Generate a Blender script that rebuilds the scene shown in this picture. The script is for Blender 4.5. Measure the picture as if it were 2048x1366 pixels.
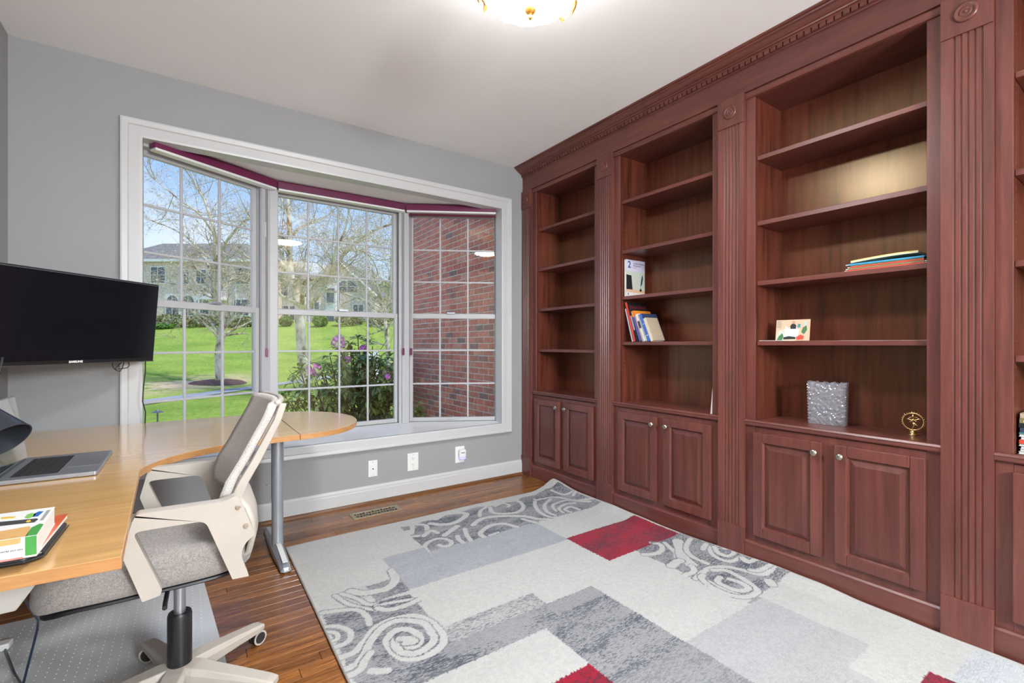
import bpy, bmesh, math, random
import numpy as np
from mathutils import Vector, Matrix
rnd = random.Random(7)
for o in list(bpy.data.objects): bpy.data.objects.remove(o)
SC = bpy.context.scene
COL = SC.collection
# ------------------------------------------------------------------ camera
TH = math.radians(34.7417); S_, C_ = math.sin(TH), math.cos(TH)
FPX = 936.78; EYE = 1.16275
cam_d = bpy.data.cameras.new('camera'); cam = bpy.data.objects.new('camera', cam_d); COL.objects.link(cam)
cam.location = (0, 0, EYE); cam.rotation_euler = (math.pi/2, 0, -TH)
cam_d.sensor_width = 36; cam_d.lens = FPX/2048*36; cam_d.shift_y = 5.72/2048; cam_d.clip_start = 0.02; cam_d.clip_end = 500
SC.camera = cam
# ------------------------------------------------------------------ world: spring sky
w = bpy.data.worlds.new('sky'); SC.world = w; w.use_nodes = True
nt = w.node_tree; nt.nodes.clear()
tc = nt.nodes.new('ShaderNodeTexCoord'); sep = nt.nodes.new('ShaderNodeSeparateXYZ')
nt.links.new(tc.outputs['Generated'], sep.inputs[0])
rp = nt.nodes.new('ShaderNodeValToRGB'); nt.links.new(sep.outputs['Z'], rp.inputs[0])
e = rp.color_ramp.elements
e[0].position = 0.0; e[0].color = (.80, .89, 1.0, 1); e[1].position = 0.55; e[1].color = (.17, .37, .85, 1)
e2 = e.new(.16); e2.color = (.52, .70, .97, 1); e3 = e.new(.32); e3.color = (.29, .50, .92, 1)
nz = nt.nodes.new('ShaderNodeTexNoise'); nz.inputs['Scale'].default_value = 3.2; nz.inputs['Detail'].default_value = 6
mp = nt.nodes.new('ShaderNodeMapping'); mp.inputs['Scale'].default_value = (1, 1, 2.6)
nt.links.new(tc.outputs['Generated'], mp.inputs[0]); nt.links.new(mp.outputs[0], nz.inputs['Vector'])
r2 = nt.nodes.new('ShaderNodeValToRGB'); r2.color_ramp.elements[0].position = .50; r2.color_ramp.elements[1].position = .78
r2.color_ramp.elements[1].color = (.6, .6, .6, 1)
nt.links.new(nz.outputs['Fac'], r2.inputs[0])
mx = nt.nodes.new('ShaderNodeMixRGB'); nt.links.new(r2.outputs[0], mx.inputs[0]); nt.links.new(rp.outputs[0], mx.inputs[1]); mx.inputs[2].default_value = (.95, .97, 1, 1)
bg = nt.nodes.new('ShaderNodeBackground'); nt.links.new(mx.outputs[0], bg.inputs[0]); bg.inputs[1].default_value = 0.95
wo = nt.nodes.new('ShaderNodeOutputWorld'); nt.links.new(bg.outputs[0], wo.inputs[0])
# ------------------------------------------------------------------ sun, ceiling lamp and added fill light
sd = bpy.data.lights.new('sun', 'SUN'); sd.energy = 3.0; sd.angle = math.radians(2); sd.color = (1, .95, .87)
so = bpy.data.objects.new('sun', sd); COL.objects.link(so); so.rotation_euler = Vector((.28, -.34, .90)).to_track_quat('Z', 'Y').to_euler()
LAMP_EMIT = 104.0
FILL_W = 430.0
SC.view_settings.view_transform = 'Standard'; SC.view_settings.look = 'None'; SC.view_settings.gamma = 1
SC.view_settings.use_curve_mapping = False; SC.view_settings.exposure = 0.40

# ================================================================== helpers
def D(x, y):
    a = (x-1024)/FPX; return Vector((S_+a*C_, C_-a*S_, (688.72-y)/FPX))
def W(x, y, t): return D(x, y)*t + Vector((0, 0, EYE))
MESHES = {}
class G:
    def __init__(s): s.v = []; s.f = []; s.m = []; s.cur = 0
    def add(s, vs, fs):
        k = len(s.v); s.v += [tuple(p) for p in vs]; s.f += [tuple(i+k for i in f) for f in fs]; s.m += [s.cur]*len(fs); return s
    def box(s, x0, y0, z0, x1, y1, z1):
        if x0 > x1: x0, x1 = x1, x0
        if y0 > y1: y0, y1 = y1, y0
        if z0 > z1: z0, z1 = z1, z0
        return s.add([(x0,y0,z0),(x1,y0,z0),(x1,y1,z0),(x0,y1,z0),(x0,y0,z1),(x1,y0,z1),(x1,y1,z1),(x0,y1,z1)],
            [(0,3,2,1),(4,5,6,7),(0,1,5,4),(1,2,6,5),(2,3,7,6),(3,0,4,7)])
    def obox(s, o, X, Y, Z):
        o, X, Y, Z = map(Vector, (o, X, Y, Z))
        if X.cross(Y).dot(Z) < 0: o = o+X; X = -X
        vs = [o, o+X, o+X+Y, o+Y, o+Z, o+X+Z, o+X+Y+Z, o+Y+Z]
        return s.add(vs, [(0,3,2,1),(4,5,6,7),(0,1,5,4),(1,2,6,5),(2,3,7,6),(3,0,4,7)])
    def prism(s, poly, fn, a, b):
        # poly: 2-D outline, fn(u,v,w) -> xyz
        n = len(poly); A = [Vector(fn(u, v, a)) for u, v in poly]; B = [Vector(fn(u, v, b)) for u, v in poly]
        nrm = Vector((0,0,0)); c = sum(A, Vector())/n
        for i in range(n): nrm += (A[i]-c).cross(A[(i+1) % n]-c)
        fl = nrm.dot(B[0]-A[0]) > 0
        f = [tuple(range(n))[::-1] if fl else tuple(range(n)), tuple(range(n, 2*n)) if fl else tuple(range(n, 2*n))[::-1]]
        for i in range(n):
            j = (i+1) % n; q = (i, j, j+n, i+n); f.append(q if fl else q[::-1])
        return s.add(A+B, f)
    def tube(s, pts, r, n=8, cap=True, closed=False):
        pts = [Vector(p) for p in pts]; m = len(pts); rs = r if isinstance(r, (list, tuple)) else [r]*m
        k = len(s.v); prev = None
        for i, p in enumerate(pts):
            a = pts[(i-1) % m] if (closed or i > 0) else pts[i]; b = pts[(i+1) % m] if (closed or i < m-1) else pts[i]
            t = (b-a).normalized() if (b-a).length > 1e-9 else Vector((0,0,1))
            if prev is None:
                u = t.orthogonal().normalized()
            else:
                u = prev - t*prev.dot(t)
                u = u.normalized() if u.length > 1e-6 else t.orthogonal().normalized()
            prev = u; v = t.cross(u)
            for j in range(n):
                an = 2*math.pi*j/n; s.v.append(tuple(p + (u*math.cos(an)+v*math.sin(an))*rs[i]))
        for i in range(m if closed else m-1):
            i2 = (i+1) % m
            for j in range(n):
                j2 = (j+1) % n; s.f.append((k+i*n+j, k+i*n+j2, k+i2*n+j2, k+i2*n+j)); s.m.append(s.cur)
        if cap and not closed:
            s.f.append(tuple(k+j for j in range(n))[::-1]); s.m.append(s.cur)
            s.f.append(tuple(k+(m-1)*n+j for j in range(n))); s.m.append(s.cur)
        return s
    def lathe(s, prof, c, n=24, axis=(0,0,1), fr=None, closed=False):
        ax = Vector(axis).normalized(); u = ax.orthogonal().normalized(); v = ax.cross(u); c = Vector(c); k = len(s.v); m = len(prof)
        for i, (r, h) in enumerate(prof):
            for j in range(n):
                an = 2*math.pi*j/n; rr = r*(fr(an, i) if fr else 1)
                s.v.append(tuple(c+ax*h+(u*math.cos(an)+v*math.sin(an))*rr))
        for i in range(m if closed else m-1):
            i2 = (i+1) % m
            for j in range(n):
                j2 = (j+1) % n; s.f.append((k+i*n+j, k+i*n+j2, k+i2*n+j2, k+i2*n+j)); s.m.append(s.cur)
        if not closed:
            s.f.append(tuple(k+j for j in range(n))[::-1]); s.m.append(s.cur)
            s.f.append(tuple(k+(m-1)*n+j for j in range(n))); s.m.append(s.cur)
        return s
    def mesh(s, name, mats):
        me = bpy.data.meshes.new(name); me.from_pydata(s.v, [], s.f)
        for mt in (mats if isinstance(mats, (list, tuple)) else [mats]): me.materials.append(mt)
        if any(s.m): me.polygons.foreach_set('material_index', s.m)
        me.validate(); me.update(); return me
    def obj(s, name, mats, parent=None, bevel=0, smooth=False, seg=2, sub=0, **kw):
        me = s.mesh(name, mats); return link(name, me, parent, bevel, smooth, seg, sub, **kw)
def wl(p):
    v = Vector((0,0,0))
    while p is not None: v += p.location; p = p.parent
    return v
def link(name, me, parent=None, bevel=0, smooth=False, seg=2, sub=0, **kw):
    o = bpy.data.objects.new(name, me); COL.objects.link(o)
    if parent is not None:
        o.parent = parent; o.location = -wl(parent)
    if bevel:
        b = o.modifiers.new('bevel', 'BEVEL'); b.width = bevel; b.segments = seg; b.limit_method = 'ANGLE'; b.angle_limit = math.radians(35)
    if sub:
        b = o.modifiers.new('sub', 'SUBSURF'); b.levels = sub; b.render_levels = sub
    if smooth:
        for p in me.polygons: p.use_smooth = True
        if smooth != 'all':
            try: me.set_sharp_from_angle(angle=math.radians(40))
            except Exception: pass
    for k, v in kw.items(): o[k] = v
    return o
def inst(name, me, parent, loc, rot=None, scale=None, **kw):
    o = bpy.data.objects.new(name, me); COL.objects.link(o)
    if parent is not None: o.parent = parent; o.location = Vector(loc)-wl(parent)
    else: o.location = loc
    if rot is not None: o.rotation_euler = rot
    if scale is not None: o.scale = scale
    for k, v in kw.items(): o[k] = v
    return o
def tag(o, label, cat, group=None, kind=None):
    o['label'] = label; o['category'] = cat
    if group: o['group'] = group
    if kind: o['kind'] = kind
    return o
def thing(name, label, cat, loc, group=None):
    o = bpy.data.objects.new(name, None); COL.objects.link(o); o.location = loc; o.empty_display_size = .1
    return tag(o, label, cat, group)
def S(o, label=None, cat=None):
    o['kind'] = 'structure'
    if label: o['label'] = label
    if cat: o['category'] = cat
    return o
def text(body, size, org, xd, yd, mat, name, parent, ext=.0003, align='CENTER', bold=0):
    cu = bpy.data.curves.new(name, 'FONT'); cu.body = body; cu.size = size; cu.align_x = align; cu.align_y = 'CENTER'; cu.extrude = ext; cu.offset = bold
    t = bpy.data.objects.new(name, cu); COL.objects.link(t)
    bpy.context.view_layer.update()
    dg = bpy.context.evaluated_depsgraph_get(); me = bpy.data.meshes.new_from_object(t.evaluated_get(dg))
    bpy.data.objects.remove(t)
    xd = Vector(xd).normalized(); yd = Vector(yd); yd = (yd-xd*yd.dot(xd)).normalized(); zd = xd.cross(yd)
    M4 = Matrix((xd, yd, zd)).transposed().to_4x4(); M4.translation = Vector(org)
    me.transform(M4); me.materials.clear(); me.materials.append(mat)
    return link(name, me, parent)

# ================================================================== materials
def lin(c):
    return tuple(((v/255)/12.92 if v/255 <= .04045 else ((v/255+.055)/1.055)**2.4) for v in c)
def newmat(name):
    m = bpy.data.materials.new(name); m.use_nodes = True; n = m.node_tree; b = n.nodes['Principled BSDF']; return m, n, b
def tex(n, scale, st=(1,1,1), detail=4, co='Object', rough=.5, rand=False):
    tc = n.nodes.new('ShaderNodeTexCoord'); mp = n.nodes.new('ShaderNodeMapping'); mp.inputs['Scale'].default_value = st
    src = tc.outputs[co] if co != 'Position' else n.nodes.new('ShaderNodeNewGeometry').outputs['Position']
    if rand:
        oi = n.nodes.new('ShaderNodeObjectInfo'); ml = n.nodes.new('ShaderNodeMath'); ml.operation = 'MULTIPLY'; ml.inputs[1].default_value = 50
        n.links.new(oi.outputs['Random'], ml.inputs[0]); va = n.nodes.new('ShaderNodeVectorMath'); va.operation = 'ADD'
        n.links.new(src, va.inputs[0]); n.links.new(ml.outputs[0], va.inputs[1]); src = va.outputs[0]
    n.links.new(src, mp.inputs[0])
    t = n.nodes.new('ShaderNodeTexNoise'); t.inputs['Scale'].default_value = scale; t.inputs['Detail'].default_value = detail; t.inputs['Roughness'].default_value = rough
    n.links.new(mp.outputs[0], t.inputs['Vector']); return t
def ramp(n, src, stops):
    r = n.nodes.new('ShaderNodeValToRGB'); n.links.new(src, r.inputs[0]); el = r.color_ramp.elements
    while len(el) < len(stops): el.new(.5)
    for i, (p, c) in enumerate(stops): el[i].position = p; el[i].color = (*c, 1) if len(c) == 3 else c
    return r
def bump(n, b, src, strength=.1, dist=.001):
    bp = n.nodes.new('ShaderNodeBump'); bp.inputs['Strength'].default_value = strength; bp.inputs['Distance'].default_value = dist
    n.links.new(src, bp.inputs['Height']); n.links.new(bp.outputs[0], b.inputs['Normal']); return bp
def mixc(n, fac, a, b, mode='MIX'):
    m = n.nodes.new('ShaderNodeMixRGB'); m.blend_type = mode
    for i, s in enumerate((fac, a, b)):
        if isinstance(s, (int, float)): m.inputs[i].default_value = s if i == 0 else (s, s, s, 1)
        elif isinstance(s, tuple): m.inputs[i].default_value = (*s[:3], 1)
        else: n.links.new(s, m.inputs[i])
    return m.outputs[0]
def plain(name, c, rough=.5, metal=0, var=.06, scale=30, bmp=0, bdist=.001, spec=.5, coat=0, emit=None, es=0, sheen=0):
    m, n, b = newmat(name); t = tex(n, scale)
    lo = tuple(v*(1-var) for v in c); hi = tuple(min(1, v*(1+var)) for v in c)
    r = ramp(n, t.outputs['Fac'], [(.3, lo), (.7, hi)]); n.links.new(r.outputs[0], b.inputs['Base Color'])
    b.inputs['Roughness'].default_value = rough; b.inputs['Metallic'].default_value = metal; b.inputs['Specular IOR Level'].default_value = spec
    b.inputs['Coat Weight'].default_value = coat
    if sheen: b.inputs['Sheen Weight'].default_value = sheen
    if bmp: bump(n, b, t.outputs['Fac'], bmp, bdist)
    if emit: b.inputs['Emission Color'].default_value = (*emit, 1); b.inputs['Emission Strength'].default_value = es
    return m
def cherry(name, axis, dark=.72, light=1.25, base=(.142, .044, .034), rough=.30, rand=True):
    m, n, b = newmat(name); st = {'Z': (14, 14, .9), 'Y': (14, .9, 14), 'X': (.9, 14, 14)}[axis]
    t = tex(n, 2.2, st, 6, 'Position', .6, rand); t2 = tex(n, 1.6, tuple(v**.5*.6 for v in st), 3, 'Position', .5, rand)
    t3 = tex(n, 14, st, 5, 'Position', .6, False)
    r = ramp(n, t.outputs['Fac'], [(.30, tuple(v*dark for v in base)), (.5, base), (.72, tuple(min(1, v*light) for v in base))])
    r2_ = ramp(n, t2.outputs['Fac'], [(.35, (.84, .80, .84)), (.65, (1.12, 1.12, 1.10))])
    c = mixc(n, 1.0, r.outputs[0], r2_.outputs[0], 'MULTIPLY'); r3 = ramp(n, t3.outputs['Fac'], [(.4, (.86, .84, .84)), (.6, (1.04, 1.04, 1.04))])
    c = mixc(n, .7, c, mixc(n, 1.0, c, r3.outputs[0], 'MULTIPLY'))
    n.links.new(c, b.inputs['Base Color']); b.inputs['Roughness'].default_value = rough; b.inputs['Specular IOR Level'].default_value = .55
    bump(n, b, t3.outputs['Fac'], .08, .0006); return m
M = {}
M['cherZ'] = cherry('cherry_stile', 'Z'); M['cherY'] = cherry('cherry_rail', 'Y')
M['backZ'] = cherry('cherry_veneer_back', 'Z', .45, 1.35, (.118, .030, .019), .28, False)
_q = M['backZ'].node_tree.nodes['Principled BSDF']; _q.inputs['Specular IOR Level'].default_value = .8; _q.inputs['Specular Tint'].default_value = (1, .78, .46, 1)
M['panelZ'] = cherry('cherry_door_panel', 'Z', .70, 1.35, (.116, .034, .025), .28)
M['wall'] = plain('grey_wall_paint', (.33, .332, .337), .7, var=.015, scale=3, bmp=.03, bdist=.0006, spec=.3)
M['ceil'] = plain('ceiling_paint', (.93, .93, .93), .9, var=.01, scale=3, spec=.2)
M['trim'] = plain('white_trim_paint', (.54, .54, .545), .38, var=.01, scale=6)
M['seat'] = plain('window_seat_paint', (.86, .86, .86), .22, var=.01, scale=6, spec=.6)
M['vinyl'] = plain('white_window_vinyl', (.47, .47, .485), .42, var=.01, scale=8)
M['maroon'] = plain('maroon_shade', (.15, .014, .065), .42, var=.04)
M['maroonf'] = plain('maroon_fabric', (.09, .009, .025), .8, var=.05)
M['white'] = plain('white_plastic', (.78, .78, .77), .35, var=.01)
M['black'] = plain('black_plastic', (.012, .012, .014), .35, var=.1)
M['rubber'] = plain('black_rubber', (.02, .02, .022), .6, var=.1)
M['steel'] = plain('grey_steel', (.42, .44, .47), .38, .85, var=.03)
M['silver'] = plain('silver_paint', (.42, .45, .50), .32, .5, var=.03)
M['alu'] = plain('anodised_aluminium', (.40, .42, .47), .36, .75, var=.02)
M['chrome'] = plain('chrome', (.8, .8, .8), .12, 1, var=.01)
M['pewter'] = plain('antique_pewter', (.42, .40, .34), .28, 1, var=.15, scale=200)
M['brass'] = plain('brass', (.90, .68, .30), .26, 1, var=.1, scale=120)
M['goldm'] = plain('antique_gold', (.62, .30, .06), .35, .9, var=.2, scale=90)
M['cream'] = plain('cream_chair_plastic', (.46, .415, .365), .42, var=.03, scale=12)
M['meshw'] = None
M['oak'] = None
def fabric(name, c, s=450, bmp=.5):
    m, n, b = newmat(name); t = tex(n, s, (1,1,1), 2); t2 = tex(n, s*.35, (1,.35,1), 2)
    r = ramp(n, t.outputs['Fac'], [(.35, tuple(v*.72 for v in c)), (.65, tuple(min(1, v*1.2) for v in c))])
    r2_ = ramp(n, t2.outputs['Fac'], [(.35, (.88,)*3), (.65, (1.08,)*3)])
    n.links.new(mixc(n, 1.0, r.outputs[0], r2_.outputs[0], 'MULTIPLY'), b.inputs['Base Color']); b.inputs['Roughness'].default_value = .9
    b.inputs['Specular IOR Level'].default_value = .15; b.inputs['Sheen Weight'].default_value = .15; bump(n, b, t.outputs['Fac'], bmp, .001); return m
M['seatfab'] = fabric('grey_seat_fabric', (.31, .285, .27))
M['backfab'] = fabric('pale_mesh_fabric', (.56, .52, .49), 700, .3)
def wood(name, c, axis, rough=.3, dark=.8, light=1.12, s=1.6, spec=.5):
    m, n, b = newmat(name); st = {'Z': (16, 16, .8), 'Y': (16, .8, 16), 'X': (.8, 16, 16)}[axis]
    t = tex(n, s, st, 6, 'Position', .6); t3 = tex(n, s*8, st, 4, 'Position', .6)
    r = ramp(n, t.outputs['Fac'], [(.3, tuple(v*dark for v in c)), (.7, tuple(min(1, v*light) for v in c))])
    r3 = ramp(n, t3.outputs['Fac'], [(.4, (.93,)*3), (.6, (1.03,)*3)])
    n.links.new(mixc(n, 1.0, r.outputs[0], r3.outputs[0], 'MULTIPLY'), b.inputs['Base Color']); b.inputs['Roughness'].default_value = rough
    b.inputs['Specular IOR Level'].default_value = spec; return m
M['beech'] = wood('beech_desk_veneer', (.66, .385, .145), 'X', .22, .86, 1.1, spec=.6)
_b = M['beech'].node_tree.nodes['Principled BSDF']; _b.inputs['Coat Weight'].default_value = .8; _b.inputs['Coat Roughness'].default_value = .12
M['beechedge'] = wood('beech_edge_band', (.48, .235, .085), 'X', .35, .85, 1.1)
M['oakshoe'] = wood('oak_shoe_moulding', (.42, .22, .085), 'Y', .35, .7, 1.15, 3)
M['brownshoe'] = wood('brown_shoe_moulding', (.165, .072, .028), 'X', .35, .7, 1.15, 3)
def plankmat():
    m, n, b = newmat('oak_floor_plank'); t = tex(n, 1.5, (1.0, 22, 22), 8, 'Position', .65, True); t3 = tex(n, 9, (1.0, 26, 26), 5, 'Position', .6, True)
    oi = n.nodes.new('ShaderNodeObjectInfo')
    r0 = ramp(n, oi.outputs['Random'], [(0, (.70, .66, .64)), (.5, (1.0, 1.0, 1.0)), (1, (1.35, 1.36, 1.40))])
    r = ramp(n, t.outputs['Fac'], [(.28, (.13, .045, .010)), (.5, (.27, .102, .024)), (.75, (.40, .165, .045))])
    r3 = ramp(n, t3.outputs['Fac'], [(.42, (.55, .50, .45)), (.56, (1.05,)*3)])
    c = mixc(n, 1.0, mixc(n, 1.0, r.outputs[0], r0.outputs[0], 'MULTIPLY'), r3.outputs[0], 'MULTIPLY')
    n.links.new(c, b.inputs['Base Color'])
    rr = ramp(n, t3.outputs['Fac'], [(.4, (.34,)*3), (.6, (.24,)*3)]); n.links.new(rr.outputs[0], b.inputs['Roughness'])
    b.inputs['Specular IOR Level'].default_value = .45; b.inputs['Coat Weight'].default_value = .22; b.inputs['Coat Roughness'].default_value = .14; bump(n, b, t3.outputs['Fac'], .12, .0008); return m
M['plank'] = plankmat()
M['gap'] = plain('dark_subfloor', (.02, .012, .008), .9)
def glassmat(name, tint=(1,1,1), rough=0.0, k=1.0, refl=(1, 1, 1)):
    m = bpy.data.materials.new(name); m.use_nodes = True; n = m.node_tree; n.nodes.clear()
    tr = n.nodes.new('ShaderNodeBsdfTransparent'); tr.inputs[0].default_value = (*tint, 1)
    gl = n.nodes.new('ShaderNodeBsdfGlossy'); gl.inputs['Roughness'].default_value = rough; gl.inputs[0].default_value = (*refl, 1)
    fr = n.nodes.new('ShaderNodeFresnel'); fr.inputs[0].default_value = 1.5
    ml = n.nodes.new('ShaderNodeMath'); ml.operation = 'MULTIPLY'; ml.inputs[1].default_value = k; n.links.new(fr.outputs[0], ml.inputs[0])
    mi = n.nodes.new('ShaderNodeMixShader'); n.links.new(ml.outputs[0], mi.inputs[0]); n.links.new(tr.outputs[0], mi.inputs[1]); n.links.new(gl.outputs[0], mi.inputs[2])
    ou = n.nodes.new('ShaderNodeOutputMaterial'); n.links.new(mi.outputs[0], ou.inputs[0]); return m
M['pane'] = glassmat('window_glass', refl=(1, .78, .52))
M['screen'] = plain('glossy_dark_screen', (.006, .007, .010), .12, var=.1, spec=.5)
M['lapscreen'] = plain('glossy_laptop_screen', (.01, .011, .013), .03, var=.05, spec=1.0, coat=1.0)
def crystal():
    m, n, b = newmat('cut_crystal'); v = n.nodes.new('ShaderNodeTexVoronoi'); v.inputs['Scale'].default_value = 42
    tc = n.nodes.new('ShaderNodeTexCoord'); n.links.new(tc.outputs['Object'], v.inputs['Vector'])
    b.inputs['Base Color'].default_value = (.93, .93, .97, 1); b.inputs['Roughness'].default_value = .03; b.inputs['IOR'].default_value = 1.5
    b.inputs['Transmission Weight'].default_value = .90; b.inputs['Coat Weight'].default_value = .5
    bump(n, b, v.outputs['Distance'], .35, .002); return m
def crystal2():
    m = glassmat('cut_crystal', (.80, .80, .84), .04, 4.0); n = m.node_tree; out = [q for q in n.nodes if q.type == 'OUTPUT_MATERIAL'][0]; src = out.inputs[0].links[0].from_socket
    v = n.nodes.new('ShaderNodeTexVoronoi'); v.inputs['Scale'].default_value = 60; v.feature = 'SMOOTH_F1'; tc = n.nodes.new('ShaderNodeTexCoord'); n.links.new(tc.outputs['Object'], v.inputs['Vector'])
    bp = n.nodes.new('ShaderNodeBump'); bp.inputs['Strength'].default_value = .9; bp.inputs['Distance'].default_value = .006; n.links.new(v.outputs['Distance'], bp.inputs['Height'])
    for q in n.nodes:
        if q.type in ('BSDF_GLOSSY', 'FRESNEL'): n.links.new(bp.outputs[0], q.inputs['Normal'])
    df = n.nodes.new('ShaderNodeBsdfTranslucent'); df.inputs[0].default_value = (.8, .8, .86, 1); d2 = n.nodes.new('ShaderNodeBsdfDiffuse'); d2.inputs[0].default_value = (.72, .72, .78, 1); n.links.new(bp.outputs[0], d2.inputs['Normal'])
    m1 = n.nodes.new('ShaderNodeMixShader'); n.links.new(df.outputs[0], m1.inputs[1]); n.links.new(d2.outputs[0], m1.inputs[2])
    mi = n.nodes.new('ShaderNodeMixShader'); mi.inputs[0].default_value = .26; n.links.new(src, mi.inputs[1]); n.links.new(m1.outputs[0], mi.inputs[2]); n.links.new(mi.outputs[0], out.inputs[0]); return m
M['crystal'] = crystal2()
def grassmat():
    m, n, b = newmat('lawn_grass'); t = tex(n, .35, (1,1,1), 6, 'Position', .6); t2 = tex(n, 7, (1, 1, 1), 8, 'Position', .8); t3 = tex(n, .23, (1, 1.5, 1), 5, 'Position', .6)
    r = ramp(n, t.outputs['Fac'], [(.3, (.17, .31, .04)), (.7, (.32, .44, .075))])
    r2_ = ramp(n, t2.outputs['Fac'], [(.35, (.55, .62, .50)), (.65, (1.35, 1.25, 1.35))])
    c = mixc(n, 1.0, r.outputs[0], r2_.outputs[0], 'MULTIPLY')
    at = n.nodes.new('ShaderNodeAttribute'); at.attribute_name = 'bare'
    ad = n.nodes.new('ShaderNodeMath'); ad.operation = 'MULTIPLY'; n.links.new(at.outputs['Fac'], ad.inputs[0])
    r4 = ramp(n, tex(n, .9, (1, 1, 1), 8, 'Position', .75).outputs['Fac'], [(.40, (0,0,0)), (.52, (1,1,1))]); n.links.new(r4.outputs[0], ad.inputs[1])
    c = mixc(n, ad.outputs[0], c, (.66, .52, .34)); n.links.new(c, b.inputs['Base Color']); b.inputs['Roughness'].default_value = .95; b.inputs['Specular IOR Level'].default_value = .1
    bump(n, b, t2.outputs['Fac'], .8, .04); return m
M['grass'] = grassmat()
M['asphalt'] = plain('grey_asphalt', (.30, .32, .36), .9, var=.08, scale=40)
M['mulch'] = plain('brown_mulch', (.13, .075, .06), .95, var=.5, scale=20, bmp=1, bdist=.03)
def barkmat():
    m, n, b = newmat('sycamore_bark'); t = tex(n, 3.2, (1, 1, .6), 5, 'Position', .6)
    r = ramp(n, t.outputs['Fac'], [(.38, (.26, .19, .12)), (.47, (.56, .50, .38)), (.6, (.72, .68, .56))]); r.color_ramp.interpolation = 'EASE'
    n.links.new(r.outputs[0], b.inputs['Base Color']); b.inputs['Roughness'].default_value = .9; bump(n, b, t.outputs['Fac'], .4, .02); return m
M['bark'] = barkmat()
M['twig'] = plain('pale_twig_bark', (.46, .40, .29), .9, var=.2, scale=6)
M['bud'] = plain('yellow_green_bud', (.66, .58, .36), .8, var=.3, scale=2)
M['stem'] = plain('shrub_stem', (.07, .05, .035), .8, var=.3, scale=20)
def leafm(name, a, b_, rough=.42):
    m, n, b = newmat(name); oi = n.nodes.new('ShaderNodeObjectInfo'); t = tex(n, 9, (1,1,1), 3, 'Position')
    r = ramp(n, oi.outputs['Random'], [(0, a), (1, b_)]); r2_ = ramp(n, t.outputs['Fac'], [(.3, (.55, .62, .55)), (.7, (1.35, 1.25, 1.2))])
    n.links.new(mixc(n, 1.0, r.outputs[0], r2_.outputs[0], 'MULTIPLY'), b.inputs['Base Color']); b.inputs['Roughness'].default_value = rough
    b.inputs['Subsurface Weight'].default_value = 0; return m
M['leaf'] = leafm('rhododendron_leaf', (.11, .21, .06), (.24, .35, .10))
M['bush'] = leafm('distant_shrub_leaf', (.22, .24, .09), (.30, .30, .12), .8)
M['bush2'] = leafm('distant_green_leaf', (.14, .30, .05), (.22, .36, .08), .8)
M['softleaf'] = leafm('spring_leaf', (.42, .55, .18), (.50, .58, .25), .8)
M['petal'] = plain('magenta_petal', (.78, .30, .72), .6, var=.35, scale=14)
def brickmat():
    m, n, b = newmat('red_brick'); oi = n.nodes.new('ShaderNodeObjectInfo'); t = tex(n, 22, (1,1,1), 6, 'Position', .7); t2 = tex(n, 70, (1,1,1), 3, 'Position')
    r0 = ramp(n, oi.outputs['Random'], [(0, (.24, .17, .16)), (.14, (.46, .17, .13)), (.5, (.58, .19, .14)), (.85, (.66, .24, .16)), (1, (.58, .29, .22))])
    g_ = n.nodes.new('ShaderNodeAttribute'); g_.attribute_name = 'tone'
    r1 = ramp(n, t.outputs['Fac'], [(.3, (.68, .66, .68)), (.7, (1.3, 1.3, 1.35))])
    c = mixc(n, 1.0, r0.outputs[0], r1.outputs[0], 'MULTIPLY'); n.links.new(c, b.inputs['Base Color']); b.inputs['Roughness'].default_value = .92
    b.inputs['Specular IOR Level'].default_value = .2; bump(n, b, t2.outputs['Fac'], .6, .004); return m
M['brick'] = brickmat()
def brickmat2():
    m, n, b = newmat('red_brick_far'); t0 = tex(n, 7, (1,1,3), 1, 'Position', .5); t = tex(n, 22, (1,1,1), 6, 'Position', .7)
    r0 = ramp(n, t0.outputs['Fac'], [(.30, (.30, .18, .16)), (.42, (.50, .17, .13)), (.62, (.62, .22, .15))])
    r1 = ramp(n, t.outputs['Fac'], [(.3, (.68, .66, .68)), (.7, (1.3, 1.3, 1.35))])
    n.links.new(mixc(n, 1.0, r0.outputs[0], r1.outputs[0], 'MULTIPLY'), b.inputs['Base Color']); b.inputs['Roughness'].default_value = .92; return m
M['brick2'] = brickmat2()
M['mortar'] = plain('mortar', (.62, .59, .52), .95, var=.15, scale=60, bmp=.6, bdist=.003)
M['hbrick'] = plain('pale_house_brick', (.74, .62, .54), .9, var=.25, scale=5)
M['hsiding'] = plain('pale_house_siding', (.76, .72, .64), .9, var=.06, scale=2)
M['roof'] = plain('grey_shingle_roof', (.21, .20, .19), .9, var=.25, scale=3)
M['hwhite'] = plain('house_white_trim', (.80, .80, .78), .7, var=.03)
M['hglass'] = plain('house_window_glass', (.10, .13, .16), .2, var=.4, scale=1.2)
M['door_dark'] = plain('house_dark', (.08, .08, .08), .6)
def matvinyl():
    m = glassmat('chair_mat_vinyl', (.93, .94, .96), .10, 1.3); n = m.node_tree; out = [q for q in n.nodes if q.type == 'OUTPUT_MATERIAL'][0]; src = out.inputs[0].links[0].from_socket
    df = n.nodes.new('ShaderNodeBsdfDiffuse'); df.inputs[0].default_value = (.74, .76, .78, 1); mi = n.nodes.new('ShaderNodeMixShader'); mi.inputs[0].default_value = .66
    n.links.new(src, mi.inputs[1]); n.links.new(df.outputs[0], mi.inputs[2]); n.links.new(mi.outputs[0], out.inputs[0]); return m
M['mat'] = matvinyl()
M['dot'] = plain('mat_stud', (.85, .86, .88), .4)

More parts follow.
